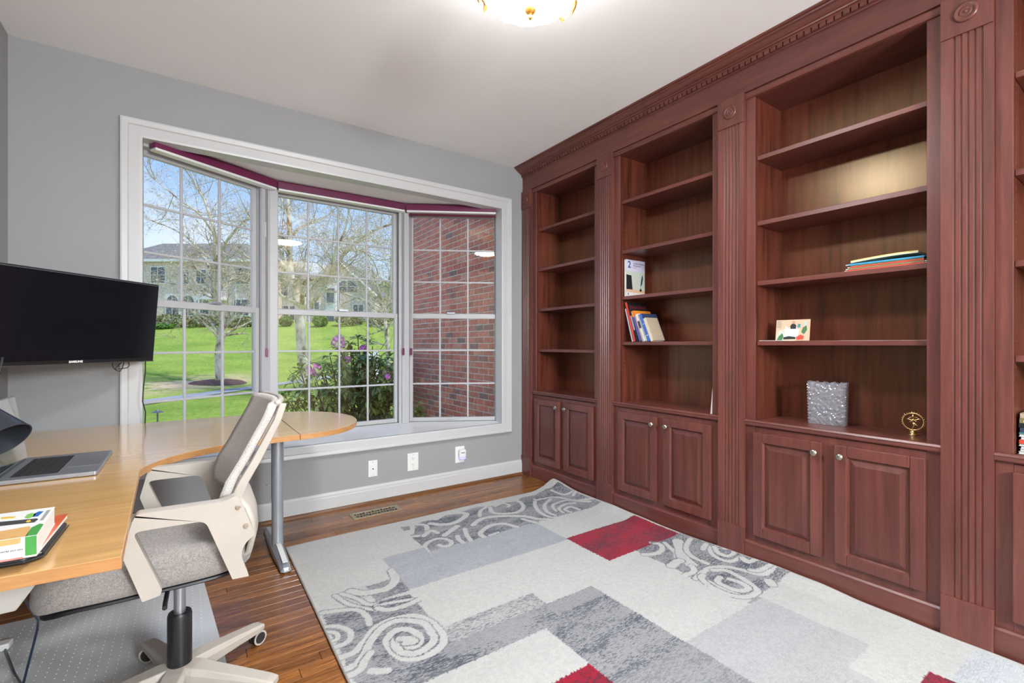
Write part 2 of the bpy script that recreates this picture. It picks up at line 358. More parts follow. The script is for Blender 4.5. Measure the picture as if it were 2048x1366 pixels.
# ================================================================== room shell
XL, XR, YB, YF, ZC = -0.75, 2.84, 3.42, -0.60, 2.74
OX0, OX1, OZ0, OZ1 = -0.21, 2.253, 0.475, 2.345
TW = .14   # wall thickness
g = G(); g.box(XL-.2, YB, -.2, OX0-.02, YB+TW, ZC+.2); g.box(OX1+.02, YB, -.2, XR+.2, YB+TW, ZC+.2); g.box(OX0-.02, YB, -.2, OX1+.02, YB+TW, OZ0-.032); g.box(OX0-.02, YB, 2.378, OX1+.02, YB+TW, ZC+.2)
S(g.obj('wall_back', M['wall']))
g = G(); g.box(XL-.15, YF-4.2, -.2, XL, YB+TW, ZC+.2); S(g.obj('wall_left', M['wall']))
g = G(); g.box(XR, YF-4.2, -.2, XR+.15, YB+TW, ZC+.2); S(g.obj('wall_right', M['wall']))
DX0, DX1, DZ = -.70, 2.40, 2.58
g = G(); g.box(XL, YF-.14, -.2, DX0, YF, ZC); g.box(DX1, YF-.14, -.2, XR, YF, ZC); g.box(DX0, YF-.14, DZ, DX1, YF, ZC)
S(g.obj('wall_front', M['wall']))
g = G(); g.box(XL-.15, YF-4.35, -.2, XR+.15, YF-4.2, ZC+.2); S(g.obj('wall_added_foyer', M['ceil']))  # end wall of the made-up foyer, unseen, white to bounce the fill light
g = G(); g.box(XL-.15, YF-4.35, ZC, XR+.15, YB+TW, ZC+.2); S(g.obj('ceiling', M['ceil']))
# added unseen cased opening behind the camera, widened to let fill light in
g = G(); c_ = .09
g.box(DX0-c_, YF, 0, DX0, YF+.018, DZ+c_); g.box(DX1, YF, 0, DX1+c_, YF+.018, DZ+c_); g.box(DX0, YF, DZ, DX1, YF+.018, DZ+c_)
S(g.obj('trim_2', M['trim'], bevel=.003))
# floor with oak strip planks
fl = S(G().box(XL-.15, YF-4.2, -.12, XR+.15, YB+TW, -.014).obj('floor', M['gap']))
pw = .0572
pg = G(); bx = .0012
pg.add([(0,0,-.013),(1,0,-.013),(1,pw-.0012,-.013),(0,pw-.0012,-.013),(0,.0,-.0012),(1,.0,-.0012),(1,pw-.0012,-.0012),(0,pw-.0012,-.0012),
        (0.001,.0012,0),(.999,.0012,0),(.999,pw-.0024,0),(.001,pw-.0024,0)],
       [(0,3,2,1),(0,1,5,4),(1,2,6,5),(2,3,7,6),(3,0,4,7),(4,5,9,8),(5,6,10,9),(6,7,11,10),(7,4,8,11),(8,9,10,11)])
pmesh = pg.mesh('plank', M['plank'])
row = 0; y = YB-pw; far = G()
while y > YF-4.2:
    x = XL+.0 - rnd.random()*.8
    while x < XR-.32+.0:
        L = rnd.uniform(.55, 1.25); x0 = max(x, XL); x1 = min(x+L, 2.50 if y > .2 else XR)
        if x1-x0 > .02:
            if y > .62: inst('plank', pmesh, fl, (x0, y, 0), None, (x1-x0-.0012, 1, 1))
            else: far.box(x0, y, -.013, x1-.001, y+pw-.001, 0)
        x += L
    y -= pw; row += 1
far.obj('plank_field', M['plank'], fl, kind='stuff')
# casing around the bay opening: profile swept round the rectangle
def casing():
    prof = [(0, .0), (0, .016), (.012, .019), (.060, .021), (.066, .028), (.090, .032), (.098, .030), (.101, .012), (.101, 0)]
    cs = [(OX0, OZ0, -1, -1), (OX1, OZ0, 1, -1), (OX1, OZ1, 1, 1), (OX0, OZ1, -1, 1)]
    bot = .083/.101
    g = G(); n = len(prof)
    for (x, z, sx, sz) in cs:
        for (a, d) in prof: g.v.append((x+sx*a*1.0, YB-d, z+sz*a*(bot if sz < 0 else 1)))
    for i in range(4):
        j = (i+1) % 4
        for k in range(n-1): g.f.append((i*n+k, j*n+k, j*n+k+1, i*n+k+1)); g.m.append(0)
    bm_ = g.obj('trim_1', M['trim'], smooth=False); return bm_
S(casing())
# jamb lining + window seat + bay ceiling
A, B, Cc, Dd = Vector((-.19, 3.50)), Vector((.53, 3.90)), Vector((1.56, 3.90)), Vector((2.26, 3.50))
def offs(o): # outline pushed outwards
    return [A+Vector((-.485, .874))*o, B+Vector((-.24, 1))*o, Cc+Vector((.24, 1))*o, Dd+Vector((.485, .874))*o]
P3 = offs(.20)
seatpoly = [(OX0, YB-.012), (OX1, YB-.012), (OX1+.02, 3.5), *[tuple(p) for p in P3[::-1]], (OX0-.02, 3.5)]
g = G(); g.prism(seatpoly, lambda u, v, w_: (u, v, w_), OZ0-.03, OZ0); S(g.obj('trim_3', M['seat'], bevel=.003), 'white painted window seat board inside the bay')
g = G(); g.prism([(OX0-.0195, 3.4), (OX1+.0195, 3.4), (OX1+.02, 3.5), *[tuple(p) for p in P3[::-1]], (OX0-.02, 3.5)] if 0 else [(OX0-.0195, 3.505), (OX1+.0195, 3.505), *[tuple(p) for p in P3[::-1]]], lambda u, v, w_: (u, v, w_), 2.379, 2.50); S(g.obj('ceiling_bay', M['ceil']))
g = G(); g.box(OX0-.0195, YB+.0005, OZ1, OX1+.0195, 3.50, 2.3775); S(g.obj('trim_4', M['trim']))
g = G(); g.box(OX0-.0195, YB+.0005, OZ0, OX0, 3.50, OZ1); S(g.obj('trim_5', M['trim']))
g = G(); g.box(OX1, YB+.0005, OZ0, OX1+.0195, 3.50, OZ1); S(g.obj('trim_6', M['trim']))
# bay apron outside; unseen roof slab added to keep sun from leaking in
g = G(); g.prism([(OX0-.02, 3.5), *[tuple(p) for p in offs(.16)], (OX1+.02, 3.5)], lambda u, v, w_: (u, v, w_), -.6, OZ0-.032); S(g.obj('wall_bay', M['brick2']))
g = G(); g.prism([(XL-.4, YF-4.6), (XR+.3, YF-4.6), (XR+.3, 3.56), *[tuple(p) for p in offs(.30)[::-1]], (XL-.4, 3.56)], lambda u, v, w_: (u, v, w_), 2.95, 3.1); S(g.obj('roof', M['roof']))
# windows ------------------------------------------------------------------
Zg = [2.294, 2.002, 1.717, 1.437]; Zl = [1.390, 1.110, .815, .518]
def window(name, P, Q, cols, ja, jb, label):
    P = Vector(P); Q = Vector(Q); L = (Q-P).length; u = (Q-P)/L; n = Vector((-u.y, u.x))
    if n.y < 0: n = -n
    def f(s, d, z): p = P+u*s+n*d; return (p.x, p.y, z)
    def bx(g, s0, s1, d0, d1, z0, z1):
        g.obox(f(s0, d0, z0), Vector(f(s1, d0, z0))-Vector(f(s0, d0, z0)), Vector(f(s0, d1, z0))-Vector(f(s0, d0, z0)), (0, 0, z1-z0))
    root = bpy.data.objects.new(name, None); COL.objects.link(root); root.location = f(L/2, 0, OZ0); S(root); root['label'] = label
    s0, s1 = cols[0], cols[-1]
    g = G(); bx(g, ja, s0-.028, -.01, .11, OZ0, 2.375); bx(g, s1+.028, jb, -.01, .11, OZ0, 2.375); bx(g, ja, jb, 0, .11, 2.328, 2.378); bx(g, ja, jb, .0, .11, OZ0, .482)
    bx(g, s0-.045, s0-.028, .01, .03, OZ0, 2.33); bx(g, s1+.028, s1+.045, .01, .03, OZ0, 2.33)
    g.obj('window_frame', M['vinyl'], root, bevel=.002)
    for up in (1, 0):
        zz = Zg if up else Zl; d = .055 if up else .022
        g = G(); ft = .034 if up else .0; fb = .040 if up else .036
        zt = zz[0]+(.034 if up else .040); zb = zz[-1]-(.040 if up else .034)
        bx(g, s0-.028, s0, d, d+.032, zb, zt); bx(g, s1, s1+.028, d, d+.032, zb, zt); bx(g, s0, s1, d, d+.032, zz[0], zt); bx(g, s0, s1, d, d+.032, zb, zz[-1])
        sash = g.obj('sash', M['vinyl'], root, bevel=.003)
        for i in range(1, len(cols)-1):
            g = G(); bx(g, cols[i]-.0075, cols[i]+.0075, d+.008, d+.024, zz[-1], zz[0]); g.obj('muntin', M['vinyl'], sash, bevel=.003)
        for z in zz[1:-1]:
            g = G(); bx(g, s0, s1, d+.010, d+.022, z-.0075, z+.0075); g.obj('muntin', M['vinyl'], sash, bevel=.003)
        for i in range(len(cols)-1):
            for j in range(3):
                g = G(); a, b = cols[i]+.001, cols[i+1]-.001
                g.add([f(a, d+.016, zz[j+1]), f(b, d+.016, zz[j+1]), f(b, d+.016, zz[j]), f(a, d+.016, zz[j])], [(0, 1, 2, 3)]); g.obj('pane', M['pane'], sash)
    # sash lock
    g = G(); bx(g, L/2-.035, L/2+.035, .005, .03, 1.432, 1.446); g.obj('sash_lock', M['silver'], root)
    g = G(); bx(g, L/2-.03, L/2+.03, .012, .022, .498, .506); g.obj('lift_rail', M['silver'], root)
    # little tilt-latch strip on the jamb
    g = G(); bx(g, s1+.05, s1+.06, -.013, -.010, 1.95, 2.06); g.obj('jamb_clip', M['white'], root)
    return f
fL = window('window_1', A, B, [-.02, .221, .464, .698], -.06, .815, 'left angled window of the bay with nine-over-nine panes')
fC = window('window_2', B, Cc, [.024, .258, .488, .720, .950], -.02, 1.05, 'centre window of the bay with twelve panes over twelve')
fR = window('window_3', Cc, Dd, [.070, .306, .552, .795], -.01, .87, 'right angled window of the bay, brick wall beyond')
# angled mullion posts
for k, (p, nm) in enumerate(((B, 'trim_7'), (Cc, 'trim_8'))):
    g = G(); g.prism([(p.x-.030, p.y-.028), (p.x+.030, p.y-.028), (p.x+.03, p.y+.13), (p.x-.03, p.y+.13)], lambda u, v, w_: (u, v, w_), OZ0, 2.38)
    S(g.obj(nm, M['vinyl'], bevel=.006, seg=3))
# roller shades
def shade(P, Q, s0, s1, label, drop=0.0):
    P = Vector(P); Q = Vector(Q); L = (Q-P).length; u = (Q-P)/L; n = Vector((-u.y, u.x))
    def f(s, d, z): p = P+u*s+n*d; return (p.x, p.y, z)
    t = thing('roller_shade', label, 'window shade', f((s0+s1)/2, -.04, 2.31), 'maroon roller shades on the bay windows')
    g = G(); g.prism([(-.075, 2.318), (-.075, 2.366), (-.068, 2.374), (-.012, 2.374), (-.012, 2.318)], lambda a, z, s: f(s, a, z), s0, s1); g.obj('cassette', M['maroon'], t, bevel=.002)
    g = G(); g.prism([(-.072, 2.302), (-.072, 2.3175), (-.014, 2.3175), (-.014, 2.302)], lambda a, z, s: f(s, a, z), s0+.004, s1-.004); g.obj('bottom_rail', M['white'], t, bevel=.003)
    if drop:
        g = G(); g.prism([(-.030, 2.302-drop), (-.030, 2.302), (-.026, 2.302), (-.026, 2.302-drop)], lambda a, z, s: f(s, a, z), s0+.02, s1-.004); g.obj('shade_fabric', M['maroonf'], t)
    return f
shade(A, B, .0, .80, 'maroon roller shade over the left angled bay window')
shade(B, Cc, .022, 1.01, 'maroon roller shade over the wide centre bay window')
shade(Cc, Dd, .025, .80, 'maroon roller shade over right angled window with fabric edge showing', .022)
for (x, y, t, lab) in ((536, 710, 3.52, 'maroon cord tensioner on the left mullion of the bay'), (806, 707, 4.05, 'maroon cord tensioner on the near face of the right mullion'), (814, 704, 4.02, 'small maroon cord tensioner beside the right angled window')):
    if x == 536: Pm = Vector((.48, 3.862))
    elif x == 806: Pm = Vector((1.535, 3.868))
    else: Pm = Vector((1.60, 3.852))
    z = 1.10
    th = thing('cord_tensioner', lab, 'shade cord', (Pm.x, Pm.y, z-.05))
    g = G(); g.prism([(.009*math.cos(a)*1, .0) if 0 else (.010*math.cos(a), (.032+.0)*math.copysign(1, math.sin(a))*.62+.012*math.sin(a)) for a in [i*math.pi/8+.01 for i in range(16)]], lambda a, b, w_: (Pm.x+a, Pm.y+w_, z+b), -.012, .0)
    g.obj('cleat', M['maroon'], th, bevel=.002)
    for dx in (-.004, .004):
        G().tube([(Pm.x+dx, Pm.y-.006, z+.02), (Pm.x+dx, Pm.y-.010, 2.30)], .0012, 5).obj('cord', M['maroonf'], th)
# baseboards + shoe
def baseboard(name, x0, x1, y, label):
    prof = [(0, 0), (.016, 0), (.016, .095), (.013, .100), (.013, .112), (.006, .126), (0, .128)]
    g = G(); g.prism([(y-d, z+.0) for d, z in prof], lambda a, b, w_: (w_, a, b), x0, x1); S(g.obj(name, M['trim']), label)
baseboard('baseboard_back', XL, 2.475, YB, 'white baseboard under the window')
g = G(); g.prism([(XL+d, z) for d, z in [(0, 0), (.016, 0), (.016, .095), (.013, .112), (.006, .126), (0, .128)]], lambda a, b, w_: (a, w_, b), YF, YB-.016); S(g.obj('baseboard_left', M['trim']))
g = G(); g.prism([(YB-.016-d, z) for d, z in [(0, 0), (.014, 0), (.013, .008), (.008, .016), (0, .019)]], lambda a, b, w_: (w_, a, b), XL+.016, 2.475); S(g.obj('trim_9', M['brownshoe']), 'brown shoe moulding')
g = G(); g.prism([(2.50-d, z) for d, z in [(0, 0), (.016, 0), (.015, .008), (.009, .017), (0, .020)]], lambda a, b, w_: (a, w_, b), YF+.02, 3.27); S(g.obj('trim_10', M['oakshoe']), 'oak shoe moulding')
# added unseen fill light in the made-up foyer behind the camera
fo = bpy.data.lights.new('added_fill_light', 'POINT'); fo.shadow_soft_size = .30; fo.energy = FILL_W; fo.color = (.91, .975, 1)
fob = bpy.data.objects.new('added_fill_light', fo); COL.objects.link(fob); fob.location = (1.0, YF-1.7, 1.75)

# ================================================================== built-in bookcases
XF = 2.50; BP = .9565; PC = [.488+BP*k for k in range(-1, 4)]   # pilaster centres, near to far
PW = .075
cm = {'Z': M['cherZ'], 'Y': M['cherY']}
BAYS = []
LBL = ['cherry built-in bookcase at the right edge of the photo with stacked books', 'cherry bookcase holding hanging folders, a photo card and a crystal vase',
       'cherry bookcase with leaning books and a white textbook on its lower shelves', 'empty cherry bookcase nearest the window, all its shelves bare']
SH = [[2.172, 1.810, 1.473, 1.121], [2.175, 1.823, 1.502, 1.181], [2.175, 1.823, 1.500, 1.181], [2.171, 1.823, 1.473, 1.121]]
for k in range(4):
    y0, y1 = PC[k]+PW+.0003, PC[k+1]-PW-.0003; c = (PC[k]+PC[k+1])/2; o0, o1 = c-.355, c+.355
    if k == 3: y1 = min(y1, YB)
    b = thing('bookcase', LBL[k], 'bookcase', (2.65, c, 0), 'built-in cherry bookcases along the right wall')
    XBK = 2.79
    G().box(XBK, o0-.02, .73, XBK+.012, o1+.02, 2.52).obj('back_panel', M['backZ'], b)
    for yy, s in ((o0, -1), (o1, 1)):
        G().box(XF+.015, yy, .70, XBK, yy+s*.018, 2.51).obj('side_panel', M['backZ'], b)
    G().box(XF+.016, o0, 2.492, XBK, o1, 2.512).obj('top_panel', M['cherY'], b)
    G().box(XF+.01, o0, .722, XBK, o1, .755).obj('deck', M['cherY'], b)
    # face frame
    g = G(); g.box(XF, y0, .0, XF+.020, o0, 2.529); g.box(XF, o1, .0, XF+.020, y1, 2.529); g.box(XF, o0, 2.49, XF+.020, o1, 2.529); g.box(XF, o0, .0, XF+.02, o1, .722)
    g.obj('face_frame', M['cherZ'], b, bevel=.0015)
    # counter nosing
    g = G(); g.prism([(XF+.02, .726), (XF-.010, .726), (XF-.016, .732), (XF-.018, .744), (XF-.022, .750), (XF-.018, .758), (XF-.004, .760), (XF+.02, .7555)], lambda a, z, w_: (a, w_, z), PC[k]+PW+.0003, PC[k+1]-PW-.0003); g.obj('counter_edge', M['cherY'], b)
    # toe board
    g = G(); g.prism([(XF, 0.0), (XF-.016, 0.0), (XF-.016, .098), (XF-.010, .106), (XF, .108)], lambda a, z, w_: (a, w_, z), PC[k]+PW+.0003, PC[k+1]-PW-.0003); g.obj('toe_board', M['cherY'], b)
    # rail moulding above the opening
    g = G(); g.prism([(XF, 2.529), (XF-.005, 2.529), (XF-.007, 2.526), (XF-.012, 2.520), (XF-.013, 2.500), (XF-.009, 2.492), (XF, 2.490)], lambda a, z, w_: (a, w_, z), PC[k]+PW+.0003, PC[k+1]-PW-.0003); g.obj('rail_moulding', M['cherY'], b)
    for z in SH[k]:
        G().box(XF+.022, o0+.001, z-.023, XBK-.001, o1-.001, z).obj('shelf', M['cherY'], b, bevel=.0015)
    # pin holes on the far side panel
    g = G()
    for X in (XF+.055, XBK-.045):
        for z in [.95+.032*i for i in range(46)]:
            if all(abs(z-s+.012) > .02 for s in SH[k]):
                for yy, s in ((o1, -1), (o0, 1)): g.box(X-.0022, yy, z-.0022, X+.0022, yy+s*.0006, z+.0022)
    g.obj('shelf_pin', M['pewter'], b, kind='stuff')
    # doors
    for s in (-1, 1):
        d0 = c+s*.027; d1 = c+s*.355; lo, hi = min(d0, d1), max(d0, d1); X0 = XF-.022
        g = G(); z0, z1 = .146, .695; fw = .050
        g.box(X0, lo, z0, XF-.001, lo+fw, z1); g.box(X0, hi-fw, z0, XF-.001, hi, z1); g.box(X0, lo+fw, z0, XF-.001, hi-fw, z0+fw); g.box(X0, lo+fw, z1-fw, XF-.001, hi-fw, z1)
        door = g.obj('door', M['cherZ'], b, bevel=.003)
        g = G(); a0, a1, q0, q1 = lo+fw, hi-fw, z0+fw, z1-fw
        def ringv(i, x): return [(x, a0+i, q0+i), (x, a1-i, q0+i), (x, a1-i, q1-i), (x, a0+i, q1-i)]
        vs = ringv(0, X0+.004)+ringv(.006, X0+.012)+ringv(.010, X0+.012)+ringv(.034, X0+.002)+ringv(.036, X0+.002)
        fs = []
        for i in range(4):
            for j in range(4):
                fs.append((i*4+j, i*4+(j+1) % 4, i*4+4+(j+1) % 4, i*4+4+j)[::-1])
        fs.append((16, 17, 18, 19)[::-1]); g.add(vs, fs); g.obj('raised_panel', M['panelZ'], door)
        ky = c+s*.054; kx = X0
        g = G(); g.lathe([(.006, 0), (.005, -.008), (.0065, -.012), (.0145, -.016), (.0155, -.020), (.012, -.025), (.0085, -.0262), (.0085, -.0285), (.004, -.030), (.0005, -.0305)], (kx, ky, .645), 20, (1, 0, 0)); g.obj('knob', M['pewter'], door, smooth=True)
    BAYS.append((c, o0, o1))
# pilasters
PL = ['cherry fluted pilaster beyond the right edge of frame', 'cherry fluted pilaster between the folder bookcase and the rightmost bookcase', 'cherry fluted pilaster between the leaning-book bookcase and the folder bookcase',
      'cherry fluted pilaster between the empty bookcase and the leaning-book bookcase', 'cherry fluted pilaster in the corner against the window wall']
for k, yc in enumerate(PC):
    hw = PW
    t = thing('pilaster', PL[k], 'pilaster', (2.49, yc, 0), 'fluted cherry pilasters')
    y1 = min(yc+hw, YB-.001); xf = 2.478
    prof = [(XF+.02, yc-hw), (xf, yc-hw)]
    for q in range(5):
        fy = yc-hw + 2*hw*(.215+.1305*q)
        prof += [(xf, fy-.0052), (xf+.003, fy-.0035), (xf+.0045, fy), (xf+.003, fy+.0035), (xf, fy+.0052)]
    prof += [(xf, y1), (XF+.02, y1)]
    G().prism(prof, lambda a, b2, w_: (a, b2, w_), .168, 2.37).obj('shaft', M['cherZ'], t)
    G().box(xf-.008, yc-hw, 0, XF+.02, y1, .168).obj('plinth', M['cherZ'], t, bevel=.002)
    blk = G().box(xf-.007, yc-hw, 2.37, XF+.02, y1, 2.529).obj('rosette_block', M['cherZ'], t, bevel=.002)
    G().lathe([(.037, .0), (.038, -.002), (.034, -.007), (.029, -.0085), (.024, -.0045), (.020, -.003), (.018, -.006), (.013, -.0075), (.010, -.004), (.006, -.0045), (.004, -.008), (.0005, -.0085)], (xf-.007, yc, 2.448), 40, (1, 0, 0)).obj('rosette', M['cherZ'], blk, smooth='all')
# crown with frieze and dentils
cr = thing('crown_moulding', 'cherry crown moulding with dentils and frieze running along the ceiling', 'moulding', (2.5, 1.4, 2.53))
cy0, cy1 = YF+.0, YB
G().box(XF-.012, cy0, 2.53, XF+.02, cy1, 2.665).obj('frieze', M['cherY'], cr)
G().box(XF-.010, cy0, 2.52, XF+.02, cy1, 2.53)
cp = [(XF, 2.660), (2.484, 2.660), (2.482, 2.664), (2.476, 2.666), (2.476, 2.686), (2.466, 2.687), (2.462, 2.692), (2.452, 2.694), (2.450, 2.699), (2.440, 2.702), (2.430, 2.708), (2.418, 2.718), (2.410, 2.722), (2.408, 2.728), (2.398, 2.731), (2.393, 2.736), (2.392, 2.7398), (XF, 2.7398)]
G().prism(cp, lambda a, z, w_: (a, w_, z), cy0, cy1).obj('cornice', M['cherY'], cr)
dm = G().box(2.466, 0, 2.6665, 2.476, .0255, 2.6865).mesh('dentil', M['cherY'])
y = cy0+.01; nd = 0
while y < cy1-.03:
    inst('dentil', dm, cr, (0, y, 0)); y += .0325; nd += 1
g = G().box(2.803, YF, 0, XR, YB, ZC-.001); g.box(XF+.021, YF, 2.531, 2.80, YB, ZC-.001); g.box(XF+.021, YF, 0, 2.79, YB, .70) if 0 else None
S(g.obj('wall_furring', M['backZ']))

# ================================================================== ceiling light
LX, LY = 1.05, 1.394
lm = thing('ceiling_light', 'semi-flush ceiling light, frosted scalloped bowl with gold leafy arms', 'ceiling lamp', (LX, LY, ZC))
def bowlmat():
    m = bpy.data.materials.new('lit_frosted_glass'); m.use_nodes = True; n = m.node_tree; b = n.nodes['Principled BSDF']
    b.inputs['Base Color'].default_value = (.9, .88, .84, 1); b.inputs['Roughness'].default_value = .4
    b.inputs['Emission Color'].default_value = (.97, .985, 1, 1); b.inputs['Emission Strength'].default_value = LAMP_EMIT; return m
bw = G(); prof = [(.004, 2.426), (.04, 2.429), (.08, 2.436), (.115, 2.444), (.140, 2.452), (.162, 2.459), (.170, 2.464), (.160, 2.464), (.138, 2.458), (.112, 2.450), (.078, 2.442), (.04, 2.435), (.004, 2.432)]
bw.lathe([(r, z) for r, z in prof], (LX, LY, 0), 96, (0, 0, 1), lambda a, i: 1+(.030*abs(math.sin(a*5.5))*(i in (4, 5, 6, 7, 8)) + .010*math.sin(a*22)*(i in (5, 6, 7))))
bw.m = [1 if 6 <= i//96 <= 11 else 0 for i in range(12*96)]+[0, 1]
bm0 = bowlmat(); bm1_ = bm0.copy(); bm1_.name = 'lit_frosted_glass_inside'; bm1_.node_tree.nodes['Principled BSDF'].inputs['Emission Strength'].default_value = LAMP_EMIT*.20
bw.obj('bowl', [bm0, bm1_], lm, smooth='all')
G().lathe([(.001, 2.352), (.006, 2.355), (.009, 2.361), (.006, 2.367), (.005, 2.370), (.012, 2.374), (.021, 2.384), (.024, 2.394), (.020, 2.402), (.008, 2.408), (.006, 2.408), (.001, 2.408)], (LX, LY, .018), 20).obj('finial', M['goldm'], lm, smooth='all')
G().lathe([(.001, 2.434), (.007, 2.434), (.007, 2.69), (.03, 2.70), (.075, 2.712), (.085, 2.739), (.001, 2.739)], (LX, LY, 0), 24).obj('canopy', M['goldm'], lm, smooth=True)
for k in range(3):
    an = math.radians(-34.74+40+120*k) ; dx, dy = math.cos(an), math.sin(an)
    pts = [(.03, 2.70), (.09, 2.66), (.15, 2.59), (.194, 2.54), (.198, 2.50), (.182, 2.474), (.166, 2.462)]
    arm = G().tube([(LX+dx*r, LY+dy*r, z) for r, z in pts], [.005, .005, .0045, .004, .004, .004, .003], 8).obj('arm', M['goldm'], lm, smooth='all')
    for s in (-1, 1):
        # leaf hanging from the arm
        px, py = -dy*s, dx*s; cx, cy_, cz = LX+dx*.198+px*.012, LY+dy*.198+py*.012, 2.538
        lf = G(); R = []
        for i, (h, w_) in enumerate(((0, .001), (-.012, .007), (-.03, .011), (-.05, .009), (-.066, .004), (-.075, .0005))):
            oo = .012*math.sin(i*.9)
            R.append([(cx+px*(.02+oo)-dx*w_, cy_+py*(.02+oo)-dy*w_, cz+h), (cx+px*(.026+oo), cy_+py*(.026+oo), cz+h), (cx+px*(.02+oo)+dx*w_, cy_+py*(.02+oo)+dy*w_, cz+h), (cx+px*(.014+oo), cy_+py*(.014+oo), cz+h)])
        vs = [p for r in R for p in r]; fs = [(i*4+j, i*4+(j+1) % 4, i*4+4+(j+1) % 4, i*4+4+j) for i in range(5) for j in range(4)]
        lf.add(vs, fs); lf.tube([(LX+dx*.196, LY+dy*.196, 2.548), (cx, cy_, 2.548), (cx+px*.02, cy_+py*.02, 2.537)], .0018, 6); lf.obj('leaf', M['goldm'], arm, smooth='all')

# ================================================================== floor vent
vt = thing('floor_register', 'antique brass scrollwork floor register in the wood floor near the wall', 'vent', (1.07, 3.20, 0))
x0, x1, y0, y1 = .905, 1.243, 3.142, 3.262
g = G(); g.box(x0, y0, 0, x1, y0+.018, .004); g.box(x0, y1-.018, 0, x1, y1, .004); g.box(x0, y0+.018, 0, x0+.028, y1-.018, .004); g.box(x1-.028, y0+.018, 0, x1, y1-.018, .004)
g.box(x0+.028, (y0+y1)/2-.003, 0, x1-.028, (y0+y1)/2+.003, .004)
M['vent'] = plain('aged_brass_vent', (.36, .30, .21), .45, .6, var=.15, scale=60)
g.obj('vent_frame', M['vent'], vt, bevel=.001)
G().box(x0+.02, y0+.01, .0003, x1-.02, y1-.01, .0008).obj('dark_duct', M['gap'], vt)
g = G()
for i in range(9):
    cx = x0+.046+i*.0305
    for r_ in (0, 1):
        cy = y0+.039 + r_*.042; s_ = 1 if (i+r_) % 2 else -1
        pts = []
        for q in range(11):
            a = q/10*4.4; rr = .017*(1-q/10*.72); pts.append((cx+rr*math.cos(a)*s_, cy+rr*math.sin(a)*(1 if r_ else -1), .0026))
        g.tube(pts, .0022, 5)
g.obj('scrollwork', M['vent'], vt, kind='stuff')
# ================================================================== outlets
def plate(x0, x1, z0, z1, label, kind):
    yv = YB; cx, cz = (x0+x1)/2, (z0+z1)/2
    t = thing('wall_plate', label, 'wall outlet', (cx, yv, z0), 'white cover plates under the window')
    G().box(x0, yv-.006, z0, x1, yv-.0001, z1).obj('cover', M['white'], t, bevel=.003)
    if kind == 'jack':
        G().box(cx-.017, yv-.008, cz-.033, cx+.017, yv-.0061, cz+.033).obj('insert', M['white'], t, bevel=.001)
        G().lathe([(.0045, 0), (.0045, -.004), (.003, -.006), (.0005, -.006)], (cx, yv-.008, cz-.002), 12, (0, 1, 0)).obj('coax_jack', M['black'], t)
        for dz in (.048, -.048): G().lathe([(.003, 0), (.003, -.0015), (.0005, -.002)], (cx, yv-.006, cz+dz), 10, (0, 1, 0)).obj('screw', M['silver'], t)
    else:
        for dz in (.024, -.024):
            f = G().prism([(cx+.0165*math.cos(a), cz+dz+.0145*math.sin(a)) for a in [math.pi/8*i for i in range(16)]], lambda a, b, w_: (a, w_, b), yv-.008, yv-.006).obj('receptacle', M['white'], t)
            g = G()
            for dx in (-.006, .006): g.box(cx+dx-.001, yv-.0085, cz+dz, cx+dx+.001, yv-.0081, cz+dz+.008)
            g.lathe([(.0024, 0), (.0024, -.0004), (.0002, -.0005)], (cx, yv-.0081, cz+dz-.006), 8, (0, 1, 0)); g.obj('slot', M['black'], f)
        for dz in ((.052, -.052) if kind != 'night' else ()): G().lathe([(.003, 0), (.003, -.0015), (.0005, -.002)], (cx, yv-.006, cz+dz), 10, (0, 1, 0)).obj('screw', M['silver'], t)
plate(1.089, 1.157, .189, .309, 'small white jack plate with a black coax port, leftmost under the window', 'jack')
plate(1.391, 1.481, .186, .322, 'wide white duplex outlet plate, middle one under the window', 'duplex')
plate(1.803, 1.889, .189, .323, 'white outlet plate behind the plug-in night light', 'night')
nl = thing('night_light', 'plug-in night light glowing violet on the rightmost outlet', 'night light', (1.856, YB-.01, .215))
G().prism([(1.827, .238), (1.888, .238), (1.888, .292), (1.880, .300), (1.835, .300), (1.827, .292)], lambda a, b, w_: (a, w_, b), YB-.034, YB-.0092).obj('housing', M['white'], nl, bevel=.003)
m_, n_, b_ = newmat('violet_lit_lens'); b_.inputs['Base Color'].default_value = (.45, .42, .8, 1); b_.inputs['Emission Color'].default_value = (.42, .36, 1, 1); b_.inputs['Emission Strength'].default_value = .55
G().lathe([(.0005, .218), (.024, .221), (.030, .229), (.029, .2375), (.0005, .2375)], (1.857, YB-.022, 0), 20, fr=lambda a, i: 1.0).obj('lens', m_, nl, smooth=True) if 0 else G().prism([(1.832, .237), (1.829, .226), (1.838, .219), (1.877, .219), (1.886, .226), (1.884, .237)], lambda a, b, w_: (a, w_, b), YB-.040, YB-.0092).obj('lens', m_, nl, bevel=.005, seg=3)
G().box(1.843, YB-.0348, .271, 1.876, YB-.0342, .276).obj('sensor_strip', M['black'], nl)

# ================================================================== desk
DZ_ = .730; DT = .026
dk = thing('corner_desk', 'L-shaped beech desk wrapping the left corner in front of the window', 'desk', (-.4, 2.2, 0))
def top(poly, name, y=None):
    g = G(); n = len(poly); g.prism(poly, lambda a, b, w_: (a, b, w_), DZ_-DT, DZ_)
    g.m = [0, 0]+[1]*n
    return g.obj(name, [M['beech'], M['beechedge']], dk, bevel=.0015)
BYL, BYR = 3.255, 3.30
def by(x): return BYL+(x+.72)/(1.2)*(BYR-BYL)
